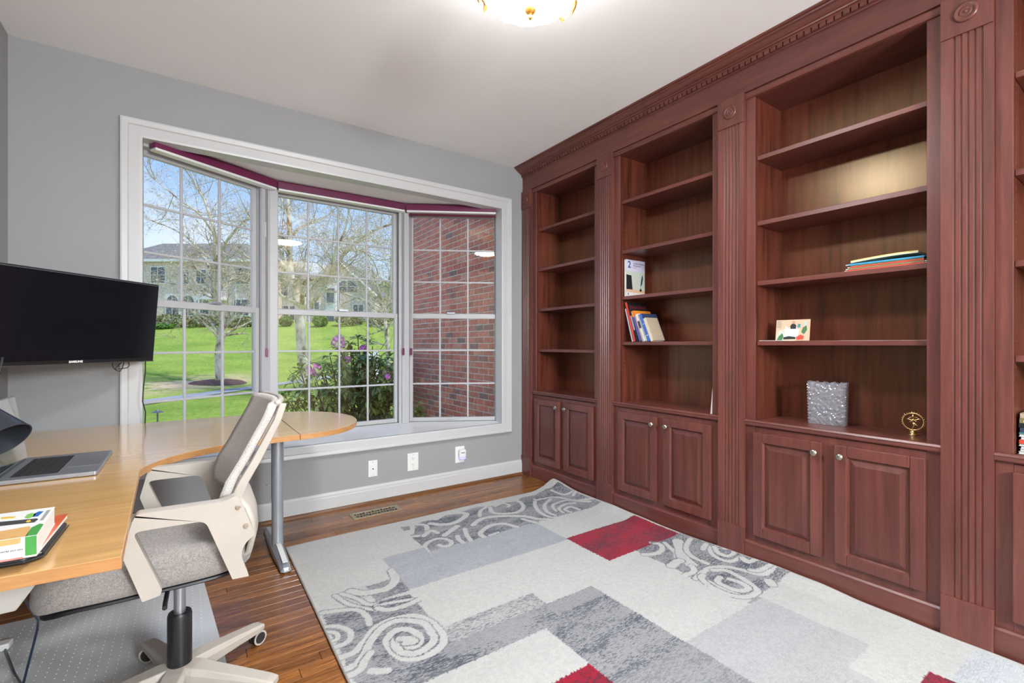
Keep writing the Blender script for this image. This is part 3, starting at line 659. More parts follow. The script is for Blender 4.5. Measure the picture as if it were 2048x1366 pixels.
# concave inner curve from the wing to the window arm
cur = [(-.133, 2.062), (-.120, 2.110), (-.095, 2.165), (-.062, 2.218), (-.02, 2.262), (.03, 2.302), (.09, 2.338), (.16, 2.372), (.24, 2.398), (.34, 2.416), (.445, 2.426)]
top([(-.735, 2.135), (-.133, 2.062)]+cur[1:]+[(.441, by(.43)), (-.735, by(-.735))], 'corner_top')
rnd_end = []
for i in range(25):
    a = -math.pi/2+math.pi*i/24; rnd_end.append((.447+.372*max(0, math.cos(a))**.9, 2.862+.434*math.sin(a)))
top(rnd_end, 'rounded_end_top')
top([(-.735, 1.285), (-.110, 1.240), (-.1345, 2.0585), (-.735, 2.131)], 'wing_top')
# T-leg under the window arm
leg = G().tube([(.413, 2.886, .05), (.413, 2.886, .30), (.413, 2.886, .301), (.413, 2.886, .685)], [.030, .030, .032, .032], 28).obj('leg_column', M['silver'], dk, smooth=True)
g = G()
for sgn, L in ((-1, .285), (1, .385)):
    ring = []
    for q, (t_, hw, h) in enumerate(((0, .034, .066), (.35, .032, .058), (.8, .027, .038), (.97, .026, .028), (1.0, .018, .018))):
        yy = 2.886+sgn*L*t_; ring.append([(.413-hw, yy, .010), (.413-hw*.92, yy, h*.6), (.413-hw*.45, yy, h), (.413+hw*.45, yy, h), (.413+hw*.92, yy, h*.6), (.413+hw, yy, .010)])
    vs = [p for r in ring for p in r]; fs = []
    for i in range(4):
        for j in range(6):
            q = (i*6+j, i*6+(j+1) % 6, i*6+6+(j+1) % 6, i*6+6+j); fs.append(q if sgn > 0 else q[::-1])
    fs.append(tuple(24+j for j in range(6)) if sgn > 0 else tuple(24+j for j in range(6))[::-1]); g.add(vs, fs)
ft = g.obj('foot', M['silver'], dk, smooth=False, bevel=.002)
G().obox((.401, 2.60+.03, .0465), (.024, 0, 0), (0, .22, .021), (0, 0, .0016)).obj('foot_cover_strip', M['white'], ft, label='pale cover strip')
G().lathe([(.0005, 0), (.018, 0), (.020, .004), (.019, .012), (.0005, .013)], (.413, 2.622, 0), 16).obj('foot_glide', M['pewter'], ft)
G().lathe([(.0005, 0), (.018, 0), (.020, .004), (.019, .012), (.0005, .013)], (.413, 3.25, 0), 16).obj('foot_glide', M['pewter'], ft)
g = G(); g.box(.30, 2.62, .684, .50, 3.15, .7035); g.box(-.45, 2.86, .66, .36, 2.91, .7035); g.obj('under_rail', M['black'], dk)
g = G(); g.box(.376, 2.86, .60, .384, 2.915, .65) if 0 else g.tube([(.376, 2.87, .395), (.360, 2.86, .395), (.352, 2.858, .393)], .003, 6); g.obj('clip', M['chrome'], leg)
# white metal undercarriage of the near wing
M['offw'] = plain('off_white_metal', (.36, .345, .32), .45, var=.03)
g = G(); g.prism([(-.73, .704), (-.235, .704), (-.275, .642), (-.73, .628)], lambda a, b, w_: (a, w_+(a+.11)*-.072, b), 1.29, 1.335); g.obj('cable_tray', M['offw'], dk, bevel=.003)
g = G(); g.prism([(-.73, .628), (-.45, .64), (-.485, .30), (-.60, .005), (-.73, .005)], lambda a, b, w_: (a, w_, b), 1.46, 1.49); g.obj('side_panel', M['offw'], dk, bevel=.003)
g = G(); g.box(-.73, 1.36, .665, -.20, 1.40, .7035); g.box(-.30, 1.40, .67, -.26, 2.0, .7035); g.obj('under_frame', M['offw'], dk)
g = G(); g.box(-.73, 3.10, 0, -.69, 3.15, .7035); g.obj('leg_post', M['silver'], dk)

# ================================================================== laptop
lp = thing('laptop', 'open silver laptop on the desk with glossy screen facing the chair', 'laptop', (-.37, 2.25, DZ_))
x0, x1, y0, y1 = -.487, -.243, 2.060, 2.436
sk = .010
def LP(x, y, z): return (x, y+(x-x0)/(x1-x0)*-.012+.004, z)
g = G(); g.prism([(x0, y0), (x1-.006, y0), (x1, y0+.006), (x1, y1-.006), (x1-.006, y1), (x0, y1)], lambda a, b, w_: LP(a, b, w_), DZ_+.0015, DZ_+.0145); g.obj('base', M['alu'], lp, bevel=.002)
g = G(); g.prism([(x0+.028, y0+.042), (x0+.140, y0+.042), (x0+.140, y1-.042), (x0+.028, y1-.042)], lambda a, b, w_: LP(a, b, w_), DZ_+.0146, DZ_+.0149); kb = g.obj('key_well', M['black'], lp)
km = G().box(0, 0, 0, .0150, .0165, .0009).mesh('key', M['rubber'])
for r in range(6):
    for cidx in range(14):
        px, py, pz = LP(x0+.031+r*.0180, y0+.0445+cidx*.0206, DZ_+.01495)
        sy = 1.0
        if r == 5 and 4 <= cidx <= 8:
            if cidx > 4: continue
            sy = 5.9
        inst('key', km, kb, (px, py, pz), None, (1 if r else .6, sy, 1))
g = G(); g.prism([(x0+.152, y0+.115), (x0+.236, y0+.115), (x0+.236, y1-.115), (x0+.152, y1-.115)], lambda a, b, w_: LP(a, b, w_), DZ_+.0146, DZ_+.0149); g.obj('trackpad', M['steel'], lp)
g = G()
for yy, L in ((.0, 0),): 
    for a, b_2 in ((.030, .014), (.052, .008), (.070, .008), (.088, .004)): g.box(x0+a, y0+.0035, DZ_+.006, x0+a+b_2, y0+.0046, DZ_+.0092)
g.obj('port', M['black'], lp)
tp = Vector((-.034, 0, .234))
def SCQ(a, z, d): # a along y, z fraction up, d towards chair
    return (x0+.004+tp.x*z+d*.99, a, DZ_+.012+tp.z*z+d*.14)
g = G(); v = [SCQ(y0+.006, 0, 0), SCQ(y1+.002, 0, 0), SCQ(y1+.002, 1, 0), SCQ(y0+.006, 1, 0), SCQ(y0+.006, 0, -.005), SCQ(y1+.002, 0, -.005), SCQ(y1+.002, 1, -.005), SCQ(y0+.006, 1, -.005)]
g.add(v, [(0, 1, 2, 3), (7, 6, 5, 4), (0, 4, 5, 1), (1, 5, 6, 2), (2, 6, 7, 3), (3, 7, 4, 0)]); lid = g.obj('lid', M['alu'], lp, bevel=.0012)
g = G(); g.add([SCQ(y0+.009, .02, .0006), SCQ(y1-.001, .02, .0006), SCQ(y1-.001, .985, .0006), SCQ(y0+.009, .985, .0006)], [(0, 1, 2, 3)]); g.obj('display', M['lapscreen'], lid)
G().tube([(x0+.002, y0+.03, DZ_+.015), (x0+.002, y1-.03, DZ_+.015)], .0045, 10).obj('hinge', M['black'], lp)

# ================================================================== desk lamp (its head reaches into the frame)
dl = thing('desk_lamp', 'dark grey metal desk lamp head leaning in from the left edge above the laptop', 'desk lamp', (-.66, 1.93, DZ_))
M['lampgrey'] = plain('dark_grey_lamp_metal', (.075, .085, .105), .28, .75, var=.04)
G().lathe([(.0005, 0), (.075, 0), (.075, .012), (.060, .020), (.010, .024), (.0005, .024)], (-.66, 1.93, DZ_), 32).obj('lamp_base', M['lampgrey'], dl, smooth=True)
G().tube([(-.66, 1.93, .75), (-.665, 1.93, .95), (-.66, 1.935, 1.10), (-.62, 1.95, 1.15), (-.57, 1.97, 1.13)], .007, 12).obj('lamp_arm', M['lampgrey'], dl, smooth='all')
hc = Vector((-.378, 1.94, .872)); hd = Vector((.60, -.42, -.66)).normalized()   # rim centre, pointing to the opening
G().lathe([(.012, -.215), (.022, -.213), (.030, -.20), (.036, -.15), (.048, -.09), (.060, -.03), (.0655, -.004), (.0665, 0), (.0635, 0), (.058, -.03), (.045, -.09), (.032, -.15), (.020, -.19), (.010, -.195)], hc+Vector((-.055, .0, .012)), 40, hd).obj('lamp_shade', M['lampgrey'], dl, smooth=True)
G().tube([hc+Vector((-.055, 0, .012))-hd*.21, (-.57, 1.97, 1.13)], .010, 10).obj('lamp_joint', M['lampgrey'], dl)

# ================================================================== things on the near desk wing
nb = thing('tablet_case', 'black zipped tablet case lying at the bottom of the desk pile', 'tablet case', (-.42, 1.42, DZ_))
g = G(); g.prism([(-.62, 1.318), (-.262, 1.297), (-.238, 1.315), (-.232, 1.50), (-.25, 1.528), (-.61, 1.545)], lambda a, b, w_: (a, b, w_), DZ_+.0005, DZ_+.016); g.obj('case_body', M['black'], nb, bevel=.006, seg=3)
g = G(); g.tube([(-.62, 1.314, DZ_+.008), (-.262, 1.2935, DZ_+.008), (-.2345, 1.313, DZ_+.008), (-.2285, 1.50, DZ_+.008)], .0012, 5); g.obj('zip', M['rubber'], nb)
mg = thing('magazine', 'glossy magazine with an orange-red cover under the thick catalogue', 'magazine', (-.42, 1.41, DZ_+.018))
M['paper'] = plain('white_page_edge', (.72, .71, .68), .7, var=.05, scale=300)
M['redcov'] = plain('orange_red_cover', (.62, .12, .05), .3, var=.25, scale=14)
M['pinkpg'] = plain('pink_magazine_print', (.55, .22, .20), .4, var=.6, scale=25)
g = G(); g.prism([(-.62, 1.315), (-.243, 1.289), (-.236, 1.530), (-.60, 1.55)], lambda a, b, w_: (a, b, w_), DZ_+.0165, DZ_+.0255); g.obj('pages', M['paper'], mg, bevel=.001)
g = G(); g.prism([(-.62, 1.313), (-.2415, 1.287), (-.2345, 1.5305), (-.60, 1.5505)], lambda a, b, w_: (a, b, w_), DZ_+.0256, DZ_+.0263); g.obj('cover', M['redcov'], mg)
g = G(); g.prism([(-.62, 1.3128), (-.262, 1.2882), (-.262, 1.2876), (-.62, 1.3122)], lambda a, b, w_: (a, b, w_), DZ_+.017, DZ_+.0255); g.obj('spine_print', M['pinkpg'], mg)
ctg = thing('catalogue', 'thick white catalogue with green corner topping the desk pile', 'catalogue', (-.42, 1.36, DZ_+.027))
Z0, Z1 = DZ_+.0268, DZ_+.064
def CQ(a, b): # catalogue plane: a 0..1 from left to right edge, b 0..1 near to far
    pl = Vector((-.62, 1.296)); pr_ = Vector((-.2385, 1.268)); ql = Vector((-.62, 1.492)); qr = Vector((-.2460, 1.464))
    p = pl.lerp(pr_, a).lerp(ql.lerp(qr, a), b); return p
def CP(a, b): return CQ(1-(1-a)*(.24+.11*b), b)   # print layout near the visible corner
def flat(pts, z, nm, mat, h=.0004):
    F_ = CQ if len(pts) == 4 and abs(pts[0][0]) < 1e-6 else CP
    g = G(); g.prism([tuple(F_(a, b)) for a, b in pts], lambda a, b, w_: (a, b, w_), z, z+h); return g.obj(nm, mat, ctg)
g = G(); g.prism([tuple(CQ(a, b)) for a, b in ((0, .004), (.997, .004), (.997, .996), (0, .996))], lambda a, b, w_: (a, b, w_), Z0+.0006, Z1); g.obj('page_block', M['paper'], ctg, bevel=.0008)
flat([(0, 0), (1, 0), (1, 1), (0, 1)], Z1, 'cover', M['white'])
flat([(0, 0), (1, 0), (1, 1), (0, 1)], Z0, 'back_cover', M['white'])
g = G(); g.prism([tuple(CQ(0, -.004)), tuple(CQ(1, -.004)), tuple(CQ(1, .0)), tuple(CQ(0, .0))], lambda a, b, w_: (a, b, w_), Z0, Z1); g.obj('spine', M['white'], ctg)
pc = lambda n, c: plain('print_'+n, c, .4, var=.08, scale=60)
GRN, BLU, LGR, CHA, TAN, YEL, GRY = pc('green', (.06, .30, .06)), pc('blue', (.03, .12, .42)), pc('light_green', (.20, .50, .12)), pc('charcoal', (.05, .05, .055)), pc('tan', (.62, .36, .14)), pc('yellow', (.72, .48, .06)), pc('grey', (.32, .32, .31))
zt = Z1+.0004
flat([(.82, -.0), (.995, 0), (.995, .34), (.93, .38), (.84, .28)], zt, 'green_patch', GRN)
flat([(.36, -.0), (.84, 0), (.83, .26), (.80, .34), (.36, .30)], zt, 'tan_band', TAN)
flat([(.36, .50), (.84, .46), (.87, .56), (.84, .60), (.36, .66)], zt, 'dark_strip', CHA)
flat([(.71, .51), (.75, .49), (.785, .51), (.76, .57), (.72, .57)], zt+.0004, 'round_picture', YEL)
flat([(.66, .70), (.72, .64), (.78, .70), (.80, .78), (.74, .86), (.68, .82)], zt, 'green_hexagon', LGR)
flat([(.77, .68), (.84, .68), (.88, .86), (.81, .88), (.765, .80)], zt, 'blue_hexagon', BLU)
flat([(.90, .50), (.95, .50), (.965, .88), (.915, .88)], zt, 'grey_panel', GRY)
flat([(.36, .76), (.52, .74), (.54, .80), (.36, .84)], zt, 'yellow_pencil', YEL)
p0, p1 = CP(.82, -.0045), CP(.995, -.0045); g = G(); g.prism([(p0.x, Z0+.001), (p1.x, Z0+.001), (p1.x, Z1), (p0.x, Z1)], lambda a, b, w_: (a, p0.y+(a-p0.x)/(p1.x-p0.x)*(p1.y-p0.y)+w_, b), -.0006, 0); g.obj('green_spine_patch', GRN, ctg)
p0, p1 = CP(.36, -.0045), CP(.74, -.0045); g = G(); g.prism([(p0.x, Z1-.011), (p1.x, Z1-.011), (p1.x+.002, Z1), (p0.x, Z1)], lambda a, b, w_: (a, p0.y+(a-p0.x)/(p1.x-p0.x)*(p1.y-p0.y)+w_, b), -.0006, 0); g.obj('tan_spine_band', TAN, ctg)
tp_ = CP(.60, -.006); text('WINTER 2023-2024', .0040, (tp_.x, tp_.y-.0004, Z0+.0145), (1, -.073, 0), (0, 0, 1), M['black'], 'spine_lettering', ctg)

# ================================================================== television
TR = W(313, 688.7, 2.60); TCn = W(158, 688.7, 2.19)
ux = (TR-TCn); ux.z = 0; HWD = ux.length; ux.normalize(); nn = Vector((ux.y, -ux.x, 0))  # facing the chair / camera side
upv = (Vector((0, 0, 1))*math.cos(.09)+nn*math.sin(.09)).normalized(); nf = ux.cross(upv); nf = nf if nf.dot(nn) > 0 else -nf
ctr = Vector((TCn.x, TCn.y, EYE+.117))
tv = thing('television', 'flat black television on a wall arm tilted over the desk', 'television', ctr-Vector((0, 0, .25)))
def tvb(g, a0, a1, b0, b1, c0, c1): g.obox(ctr+ux*a0+upv*b0+nf*c0, ux*(a1-a0), upv*(b1-b0), nf*(c1-c0))
HH = .2125
g = G(); tvb(g, -HWD, HWD, -HH, HH, -.035, 0); g.obj('housing', M['black'], tv, bevel=.006)
g = G(); tvb(g, -HWD+.010, HWD-.010, -HH+.022, HH-.010, .0002, .0012); g.obj('screen', M['screen'], tv)
g = G(); tvb(g, -HWD+.002, HWD-.002, -HH+.001, -HH+.006, .0001, .0025); g.obj('lower_trim', plain('dark_trim_strip', (.10, .085, .085), .3, .4), tv)
g = G(); tvb(g, -HWD+.008, HWD-.008, HH-.0085, HH-.0075, .0002, .0022); g.obj('upper_trim_line', M['silver'], tv)
text('SAMSUNG', .0135, ctr-upv*(HH-.0135)+nf*.0016, ux, upv, M['hwhite'], 'brand_lettering', tv, .0003, bold=.0006)
g = G(); tvb(g, -.12, .12, -.10, .10, -.060, -.035); g.obj('mount_plate', M['black'], tv)
wc = Vector((XL, 3.05, ctr.z)); el = Vector((-.62, 3.20, ctr.z)); back = ctr-nf*.06
G().tube([back, (back+el)/2+Vector((-.02, .08, 0)), el, wc+Vector((.012, .02, 0))], .016, 10).obj('wall_arm', M['black'], tv)
G().box(XL+.0005, 2.98, ctr.z-.12, XL+.012, 3.12, ctr.z+.12).obj('wall_bracket', M['black'], tv)
# cables
zb = ctr.z-HH
pR = ctr+ux*(HWD-.03)-upv*HH-nf*.02
pts = [pR+Vector((0, 0, .01)), pR+Vector((.0, .0, -.06)), pR+Vector((-.008, .0, -.14)), pR+Vector((-.012, 0, -.22)), pR+Vector((.0, .01, -.28)), pR+Vector((-.002, .01, -.345))]
tag(G().tube(pts, .0028, 8).obj('power_cord', M['rubber'], smooth='all'), 'black cord hanging from the television down past the desk by the window', 'cord')
p = ctr+ux*(HWD*.60)-upv*HH-nf*.03
L_ = [(-.040, .012), (-.042, -.012), (-.036, -.030), (-.018, -.045), (.0, -.048), (.012, -.030), (.020, -.005), (.022, .012), (.0, -.045), (-.030, -.036), (.010, -.035), (.040, -.032), (.052, -.018), (.044, 0), (.034, .012)]
tag(G().tube([p+ux*a+Vector((0, 0, b)) for a, b in L_[:8]]+[p+ux*a+Vector((0, -.004, b)) for a, b in L_[9:]], .0022, 7).obj('looped_cable', M['rubber'], smooth='all'), 'looped black cable dangling under the television screen', 'cord')
p = W(2, 725, 1.80)
tag(G().tube([p+Vector((.004, 0, .02)), p+Vector((-.004, 0, -.04)), p+Vector((-.03, .0, -.12)), p+Vector((-.05, .02, -.22)), Vector((-.60, 2.6, DZ_+.02))], .004, 8).obj('video_cable', M['rubber'], smooth='all'), 'thick black cable dropping from the left end of the television', 'cord')
# under-desk cord and plug
pts = [W(38, 1165, 1.30), W(48, 1195, 1.36), W(62, 1220, 1.42), W(76, 1240, 1.50), W(75, 1258, 1.62), (-.44, 2.16, .05), (-.50, 2.35, .010), (-.565, 2.545, .010)]
tag(G().tube(pts, .0035, 8).obj('adapter_cord', plain('navy_cord', (.02, .03, .07), .35), smooth='all'), 'dark blue cord curling down under the desk to a white plug', 'cord')
tag(G().prism([(-.60, 2.54), (-.555, 2.545), (-.550, 2.585), (-.60, 2.59)], lambda a, b, w_: (a, b, w_), .006, .030).obj('plug_block', M['white'], bevel=.005), 'white plug block on the floor mat at the left edge', 'plug')
# ================================================================== chair mat
mt_ = thing('chair_mat', 'clear studded vinyl chair mat under the desk chair', 'floor mat', (-.3, 2.2, 0))
mx0, my0 = -.735, 1.30
poly = [(-.735, 2.80), (.066, 2.762), (.115, 2.05), (.135, 1.62), (.13, 1.28), (-.735, 1.25)]
G().prism(poly, lambda a, b, w_: (a, b, w_), .0008, .0032).obj('mat_sheet', M['mat'], mt_)
g = G()
for i in range(30):
    for j in range(54):
        x = -.72+i*.0285+(j % 2)*.0; y = 1.27+j*.0285
        if x < .05+.05*(2.76-y)/1.0 and y < 2.75: g.lathe([(.0020, .0032), (.0013, .0042)], (x, y, 0), 5)
g.obj('stud', M['dot'], mt_, kind='stuff')

# ================================================================== office chair
CX, CY = -.020, 1.88
ch = thing('office_chair', 'cream and grey swivel office chair with open armrests pushed to the desk', 'office chair', (CX, CY, 0))
def Lc(u, l, z): return (CX+u, CY-l, z)   # u towards the back, l towards the camera
base_prof = None
hub = G().lathe([(.0005, .070), (.045, .070), (.052, .085), (.050, .112), (.042, .122), (.0005, .122)], Lc(0, 0, 0), 28).obj('hub', M['cream'], ch, smooth=True)
for k in range(5):
    a = math.radians(36+72*k); dx, dy = math.cos(a), math.sin(a); px, py = -dy, dx
    secs = []
    for (r, hw, zt, zb_) in ((.015, .030, .124, .082), (.06, .034, .120, .070), (.11, .030, .112, .062), (.20, .027, .097, .058), (.295, .025, .080, .052), (.318, .021, .074, .054)):
        secs.append([(CX+dx*r+px*hw*.9, CY+dy*r+py*hw*.9, zb_), (CX+dx*r+px*hw, CY+dy*r+py*hw, (zt+zb_)/2+.006), (CX+dx*r+px*hw*.8, CY+dy*r+py*hw*.8, zt), (CX+dx*r-px*hw*.8, CY+dy*r-py*hw*.8, zt), (CX+dx*r-px*hw, CY+dy*r-py*hw, (zt+zb_)/2+.006), (CX+dx*r-px*hw*.9, CY+dy*r-py*hw*.9, zb_)])
    vs = [p for s_ in secs for p in s_]; fs = [(i*6+j, i*6+(j+1) % 6, i*6+6+(j+1) % 6, i*6+6+j)[::-1] for i in range(5) for j in range(6)]
    fs += [(0, 1, 2, 3, 4, 5)[::1], tuple(30+j for j in range(6))[::-1]]
    bl = G().add(vs, fs).obj('base_leg', M['cream'], ch, bevel=.004, seg=2)
    # caster
    ca = a+math.radians((35, -50, 70, 20, -30)[k]); qx, qy = math.cos(ca), math.sin(ca); cc = Vector((CX+dx*.302, CY+dy*.302, -.001 if k in (0, 4) else .0022))
    if k == 0: qx, qy = .52, -.85
    q = Vector((qx, qy, 0))
    cs = G().tube([cc+Vector((0, 0, .030)), cc+Vector((0, 0, .060))], .007, 10).obj('caster', M['black'], ch)
    G().tube([cc+Vector((0, 0, .029))-q*.016, cc+Vector((0, 0, .029))-q*.004], .0275, 24).obj('wheel', M['black'], cs, bevel=.003)
    G().tube([cc+Vector((0, 0, .029))+q*.004, cc+Vector((0, 0, .029))+q*.016], .0275, 24).obj('wheel', M['black'], cs, bevel=.003)
    for s_ in (-1, 1): G().tube([cc+Vector((0, 0, .029))+q*s_*.0161, cc+Vector((0, 0, .029))+q*s_*.0175], [.0262, .0262], 24).obj('wheel_ring', M['cream'], cs)
    for s_ in (-1, 1): G().tube([cc+Vector((0, 0, .029))+q*s_*.0176, cc+Vector((0, 0, .029))+q*s_*.0182], [.0200, .0195], 24).obj('wheel_cap', M['rubber'], cs)
G().lathe([(.0005, .122), (.034, .122), (.034, .28), (.031, .288), (.0185, .288), (.0185, .284), (.0005, .284)], Lc(0, 0, 0), 32).obj('gas_lift_sleeve', M['black'], ch, smooth=True)
G().lathe([(.0165, .28), (.0165, .44)], Lc(0, 0, 0), 24).obj('gas_lift_rod', M['steel'], ch, smooth=True)
# mechanism plate
G().box(CX-.14, CY-.10, .43, CX+.12, CY+.10, .468).obj('tilt_mechanism', M['black'], ch, bevel=.01)
G().tube([Lc(-.02, .05, .45), Lc(-.03, .27, .447), Lc(-.03, .30, .447)], .006, 8).obj('tilt_lever', M['black'], ch)
# seat cushion: rounded slab
def cushion(name, mat, cu, hu, hl, z0, z1, parent, curve=.0, n=34, pw_=5.0):
    g = G(); N = n
    def ring(scale, z, dip=0):
        out = []
        for i in range(N*2):
            a = math.pi*i/N; c, s_ = math.cos(a), math.sin(a)
            rr = (abs(c)**pw_+abs(s_)**pw_)**(-1/pw_)
            u = c*rr*hu*scale; l = s_*rr*hl*scale
            z_ = z - max(0, (-u-hu*.55)/hu)**2*curve*2.4 - dip*(1-(l/hl)**2)*0
            out.append(Lc(cu+u, l, z_))
        return out
    h = z1-z0
    rings = [ring(.25, z0), ring(.90, z0+.002), ring(.975, z0+.012), ring(1.0, z0+h*.32), ring(1.0, z0+h*.55), ring(.992, z0+h*.60), ring(.996, z0+h*.64), ring(.975, z0+h*.82), ring(.90, z0+h*.93), ring(.70, z0+h*.985), ring(.35, z1), ring(.05, z1)]
    vs = [p for r in rings for p in r]; m = N*2
    fs = [(i*m+j, i*m+(j+1) % m, i*m+m+(j+1) % m, i*m+m+j)[::-1] for i in range(len(rings)-1) for j in range(m)]
    fs.append(tuple(range(m))); fs.append(tuple((len(rings)-1)*m+j for j in range(m))[::-1]); g.add(vs, fs)
    return g.obj(name, mat, parent, smooth='all')
cushion('seat_cushion', M['seatfab'], -.062, .262, .252, .470, .575, ch, curve=.055)
cushion('seat_pan', M['black'], -.062, .245, .235, .458, .474, ch, curve=.055)
# armrests: open loop plates
def fillet(pts, segs=4):
    out = []
    n = len(pts)
    for i, p in enumerate(pts):
        r = p[2] if len(p) > 2 else 0
        P0 = Vector(pts[i-1][:2]); P1 = Vector(p[:2]); P2 = Vector(pts[(i+1) % n][:2])
        if r <= 0: out.append(tuple(P1)); continue
        d0 = (P0-P1).normalized(); d1 = (P2-P1).normalized(); A_ = P1+d0*r; B_ = P1+d1*r
        for q in range(segs+1):
            t = q/segs; out.append(tuple(A_*(1-t)**2+P1*2*t*(1-t)+B_*t*t))
    return out
ARM = fillet([(-.098, .700, .012), (-.090, .714, .008), (.110, .710, .02), (.132, .721, .006), (.146, .716, .008), (.186, .598, .006), (.160, .580, .018), (.148, .548, .02), (.170, .479, .002), (.128, .481, .002), (.062, .665, .02), (-.060, .668, 0), (-.098, .667, .016), (-.036, .498, .002), (-.040, .486, .002), (-.078, .479, .002), (-.120, .612, .006)])
def armobj(l0, l1):
    # triangulated prism of a concave outline
    g = G(); n = len(ARM); vs = [Lc(u, l0, z) for u, z in ARM]+[Lc(u, l1, z) for u, z in ARM]
    g.add(vs, [(i, (i+1) % n, (i+1) % n+n, i+n) for i in range(n)]+[tuple(range(n))[::-1], tuple(range(n, 2*n))])
    o = g.obj('armrest', M['cream'], ch)
    bm = bmesh.new(); bm.from_mesh(o.data); bmesh.ops.recalc_face_normals(bm, faces=bm.faces); bm.to_mesh(o.data); bm.free()
    b = o.modifiers.new('bevel', 'BEVEL'); b.width = .004; b.segments = 3; b.limit_method = 'ANGLE'; b.angle_limit = math.radians(50)
    for p in o.data.polygons: p.use_smooth = len(p.vertices) == 4
    return o
for sg in (1, -1):
    ar = armobj(sg*.262, sg*.302)
    for (u, z) in ((.142, .688), (.162, .629)):
        G().lathe([(.0005, -.0005), (.0075, -.0005), (.0075, -.002), (.0050, -.0022), (.0005, -.0022)], Lc(u, sg*.3035, z), 16, (0, sg, 0)).obj('screw_cap', M['pewter'], ar)
# back frame and mesh back
def bc(s_, z): # back lateral curvature (pulls the middle rearward)
    return .035*(1-(s_)**2)
prof = [(.128, .655), (.130, .70), (.146, .745), (.178, .80), (.214, .87), (.243, .925), (.264, .974)]
def backsheet(off0, off1, hw, name, mat, z_in=0, parent=ch, nl=14):
    g = G(); rows = []
    for off in (off0, off1):
        for (u, z) in prof2:
            for j in range(nl+1):
                s_ = -1+2*j/nl; rows.append(Lc(u+off+bc(s_, z), s_*hw*(1 if z < .95 else (.985 if z < .97 else .95)), z))
    m = nl+1; n = len(prof2); K = n*m; fs = []
    for i in range(n-1):
        for j in range(nl):
            a = i*m+j; fs.append((a, a+1, a+m+1, a+m)); fs.append((K+a, K+a+m, K+a+m+1, K+a+1))
    for i in range(n-1):
        a = i*m; fs.append((a, a+m, K+a+m, K+a)); a = i*m+nl; fs.append((a+m, a, K+a, K+a+m))
    for j in range(nl):
        a = j; fs.append((a+1, a, K+a, K+a+1)); a = (n-1)*m+j; fs.append((a, a+1, K+a+1, K+a))
    g.add(rows, fs)
    o = g.obj(name, mat, parent, smooth='all'); bm = bmesh.new(); bm.from_mesh(o.data); bmesh.ops.recalc_face_normals(bm, faces=bm.faces); bm.to_mesh(o.data); bm.free(); return o
# finer profile
prof2 = []
for i in range(len(prof)-1):
    for q in range(3): t = q/3; prof2.append((prof[i][0]*(1-t)+prof[i+1][0]*t, prof[i][1]*(1-t)+prof[i+1][1]*t))
prof2.append(prof[-1])
backsheet(-.030, -.004, .212, 'backrest_mesh', M['backfab'])
for sg in (1, -1):
    fr = [(.126, .640), (.135, .690), (.155, .735), (.190, .795), (.226, .865), (.254, .92), (.272, .972)]
    g = G(); secs = []
    for (u, z) in fr:
        wd = .014+.012*(1-(z-.64)/.34)
        secs.append([Lc(u-.006, sg*.196, z), Lc(u+wd, sg*.200, z-.002), Lc(u+wd, sg*.214, z-.002), Lc(u-.006, sg*.216, z)])
    vs = [p for s_ in secs for p in s_]; fs = [(i*4+j, i*4+(j+1) % 4, i*4+4+(j+1) % 4, i*4+4+j) for i in range(len(fr)-1) for j in range(4)]+[(3, 2, 1, 0), tuple(len(vs)-4+j for j in range(4))]
    o = g.add(vs, fs).obj('back_frame_side', M['cream'], ch); bm = bmesh.new(); bm.from_mesh(o.data); bmesh.ops.recalc_face_normals(bm, faces=bm.faces); bm.to_mesh(o.data); bm.free()
    b = o.modifiers.new('bevel', 'BEVEL'); b.width = .003; b.segments = 2
# top rail and lower shell of the frame
G().tube([Lc(.270+bc(s_, 0)*1.0-.012, s_*.205, .972) for s_ in [-1+i/6 for i in range(13)]], .010, 8).obj('back_frame_top', M['cream'], ch, smooth='all')
g = G(); rows = []; NL = 14; zs = [(.150, .690, .9), (.172, .665, 1.0), (.186, .62, 1.0), (.190, .57, .97), (.182, .52, .88), (.150, .485, .72), (.09, .470, .6)]
for (u, z, k_) in zs:
    for j in range(NL+1):
        s_ = -1+2*j/NL; rows.append(Lc(u+bc(s_, z)*.9, s_*.262*k_, z))
for (u, z, k_) in zs:
    for j in range(NL+1):
        s_ = -1+2*j/NL; rows.append(Lc(u-.014+bc(s_, z)*.9, s_*.255*k_, z+.004))
m = NL+1; K = len(zs)*m; fs = []
for i in range(len(zs)-1):
    for j in range(NL): a = i*m+j; fs += [(a, a+m, a+m+1, a+1), (K+a, K+a+1, K+a+m+1, K+a+m)]
for i in range(len(zs)-1): a = i*m; fs += [(a, K+a, K+a+m, a+m), (a+NL, a+NL+m, K+a+NL+m, K+a+NL)]
for j in range(NL): a = (len(zs)-1)*m+j; fs += [(j, j+1, K+j+1, K+j), (a+1, a, K+a, K+a+1)]
o = g.add(rows, fs).obj('lower_back_shell', M['cream'], ch, smooth='all'); bm = bmesh.new(); bm.from_mesh(o.data); bmesh.ops.recalc_face_normals(bm, faces=bm.faces); bm.to_mesh(o.data); bm.free()

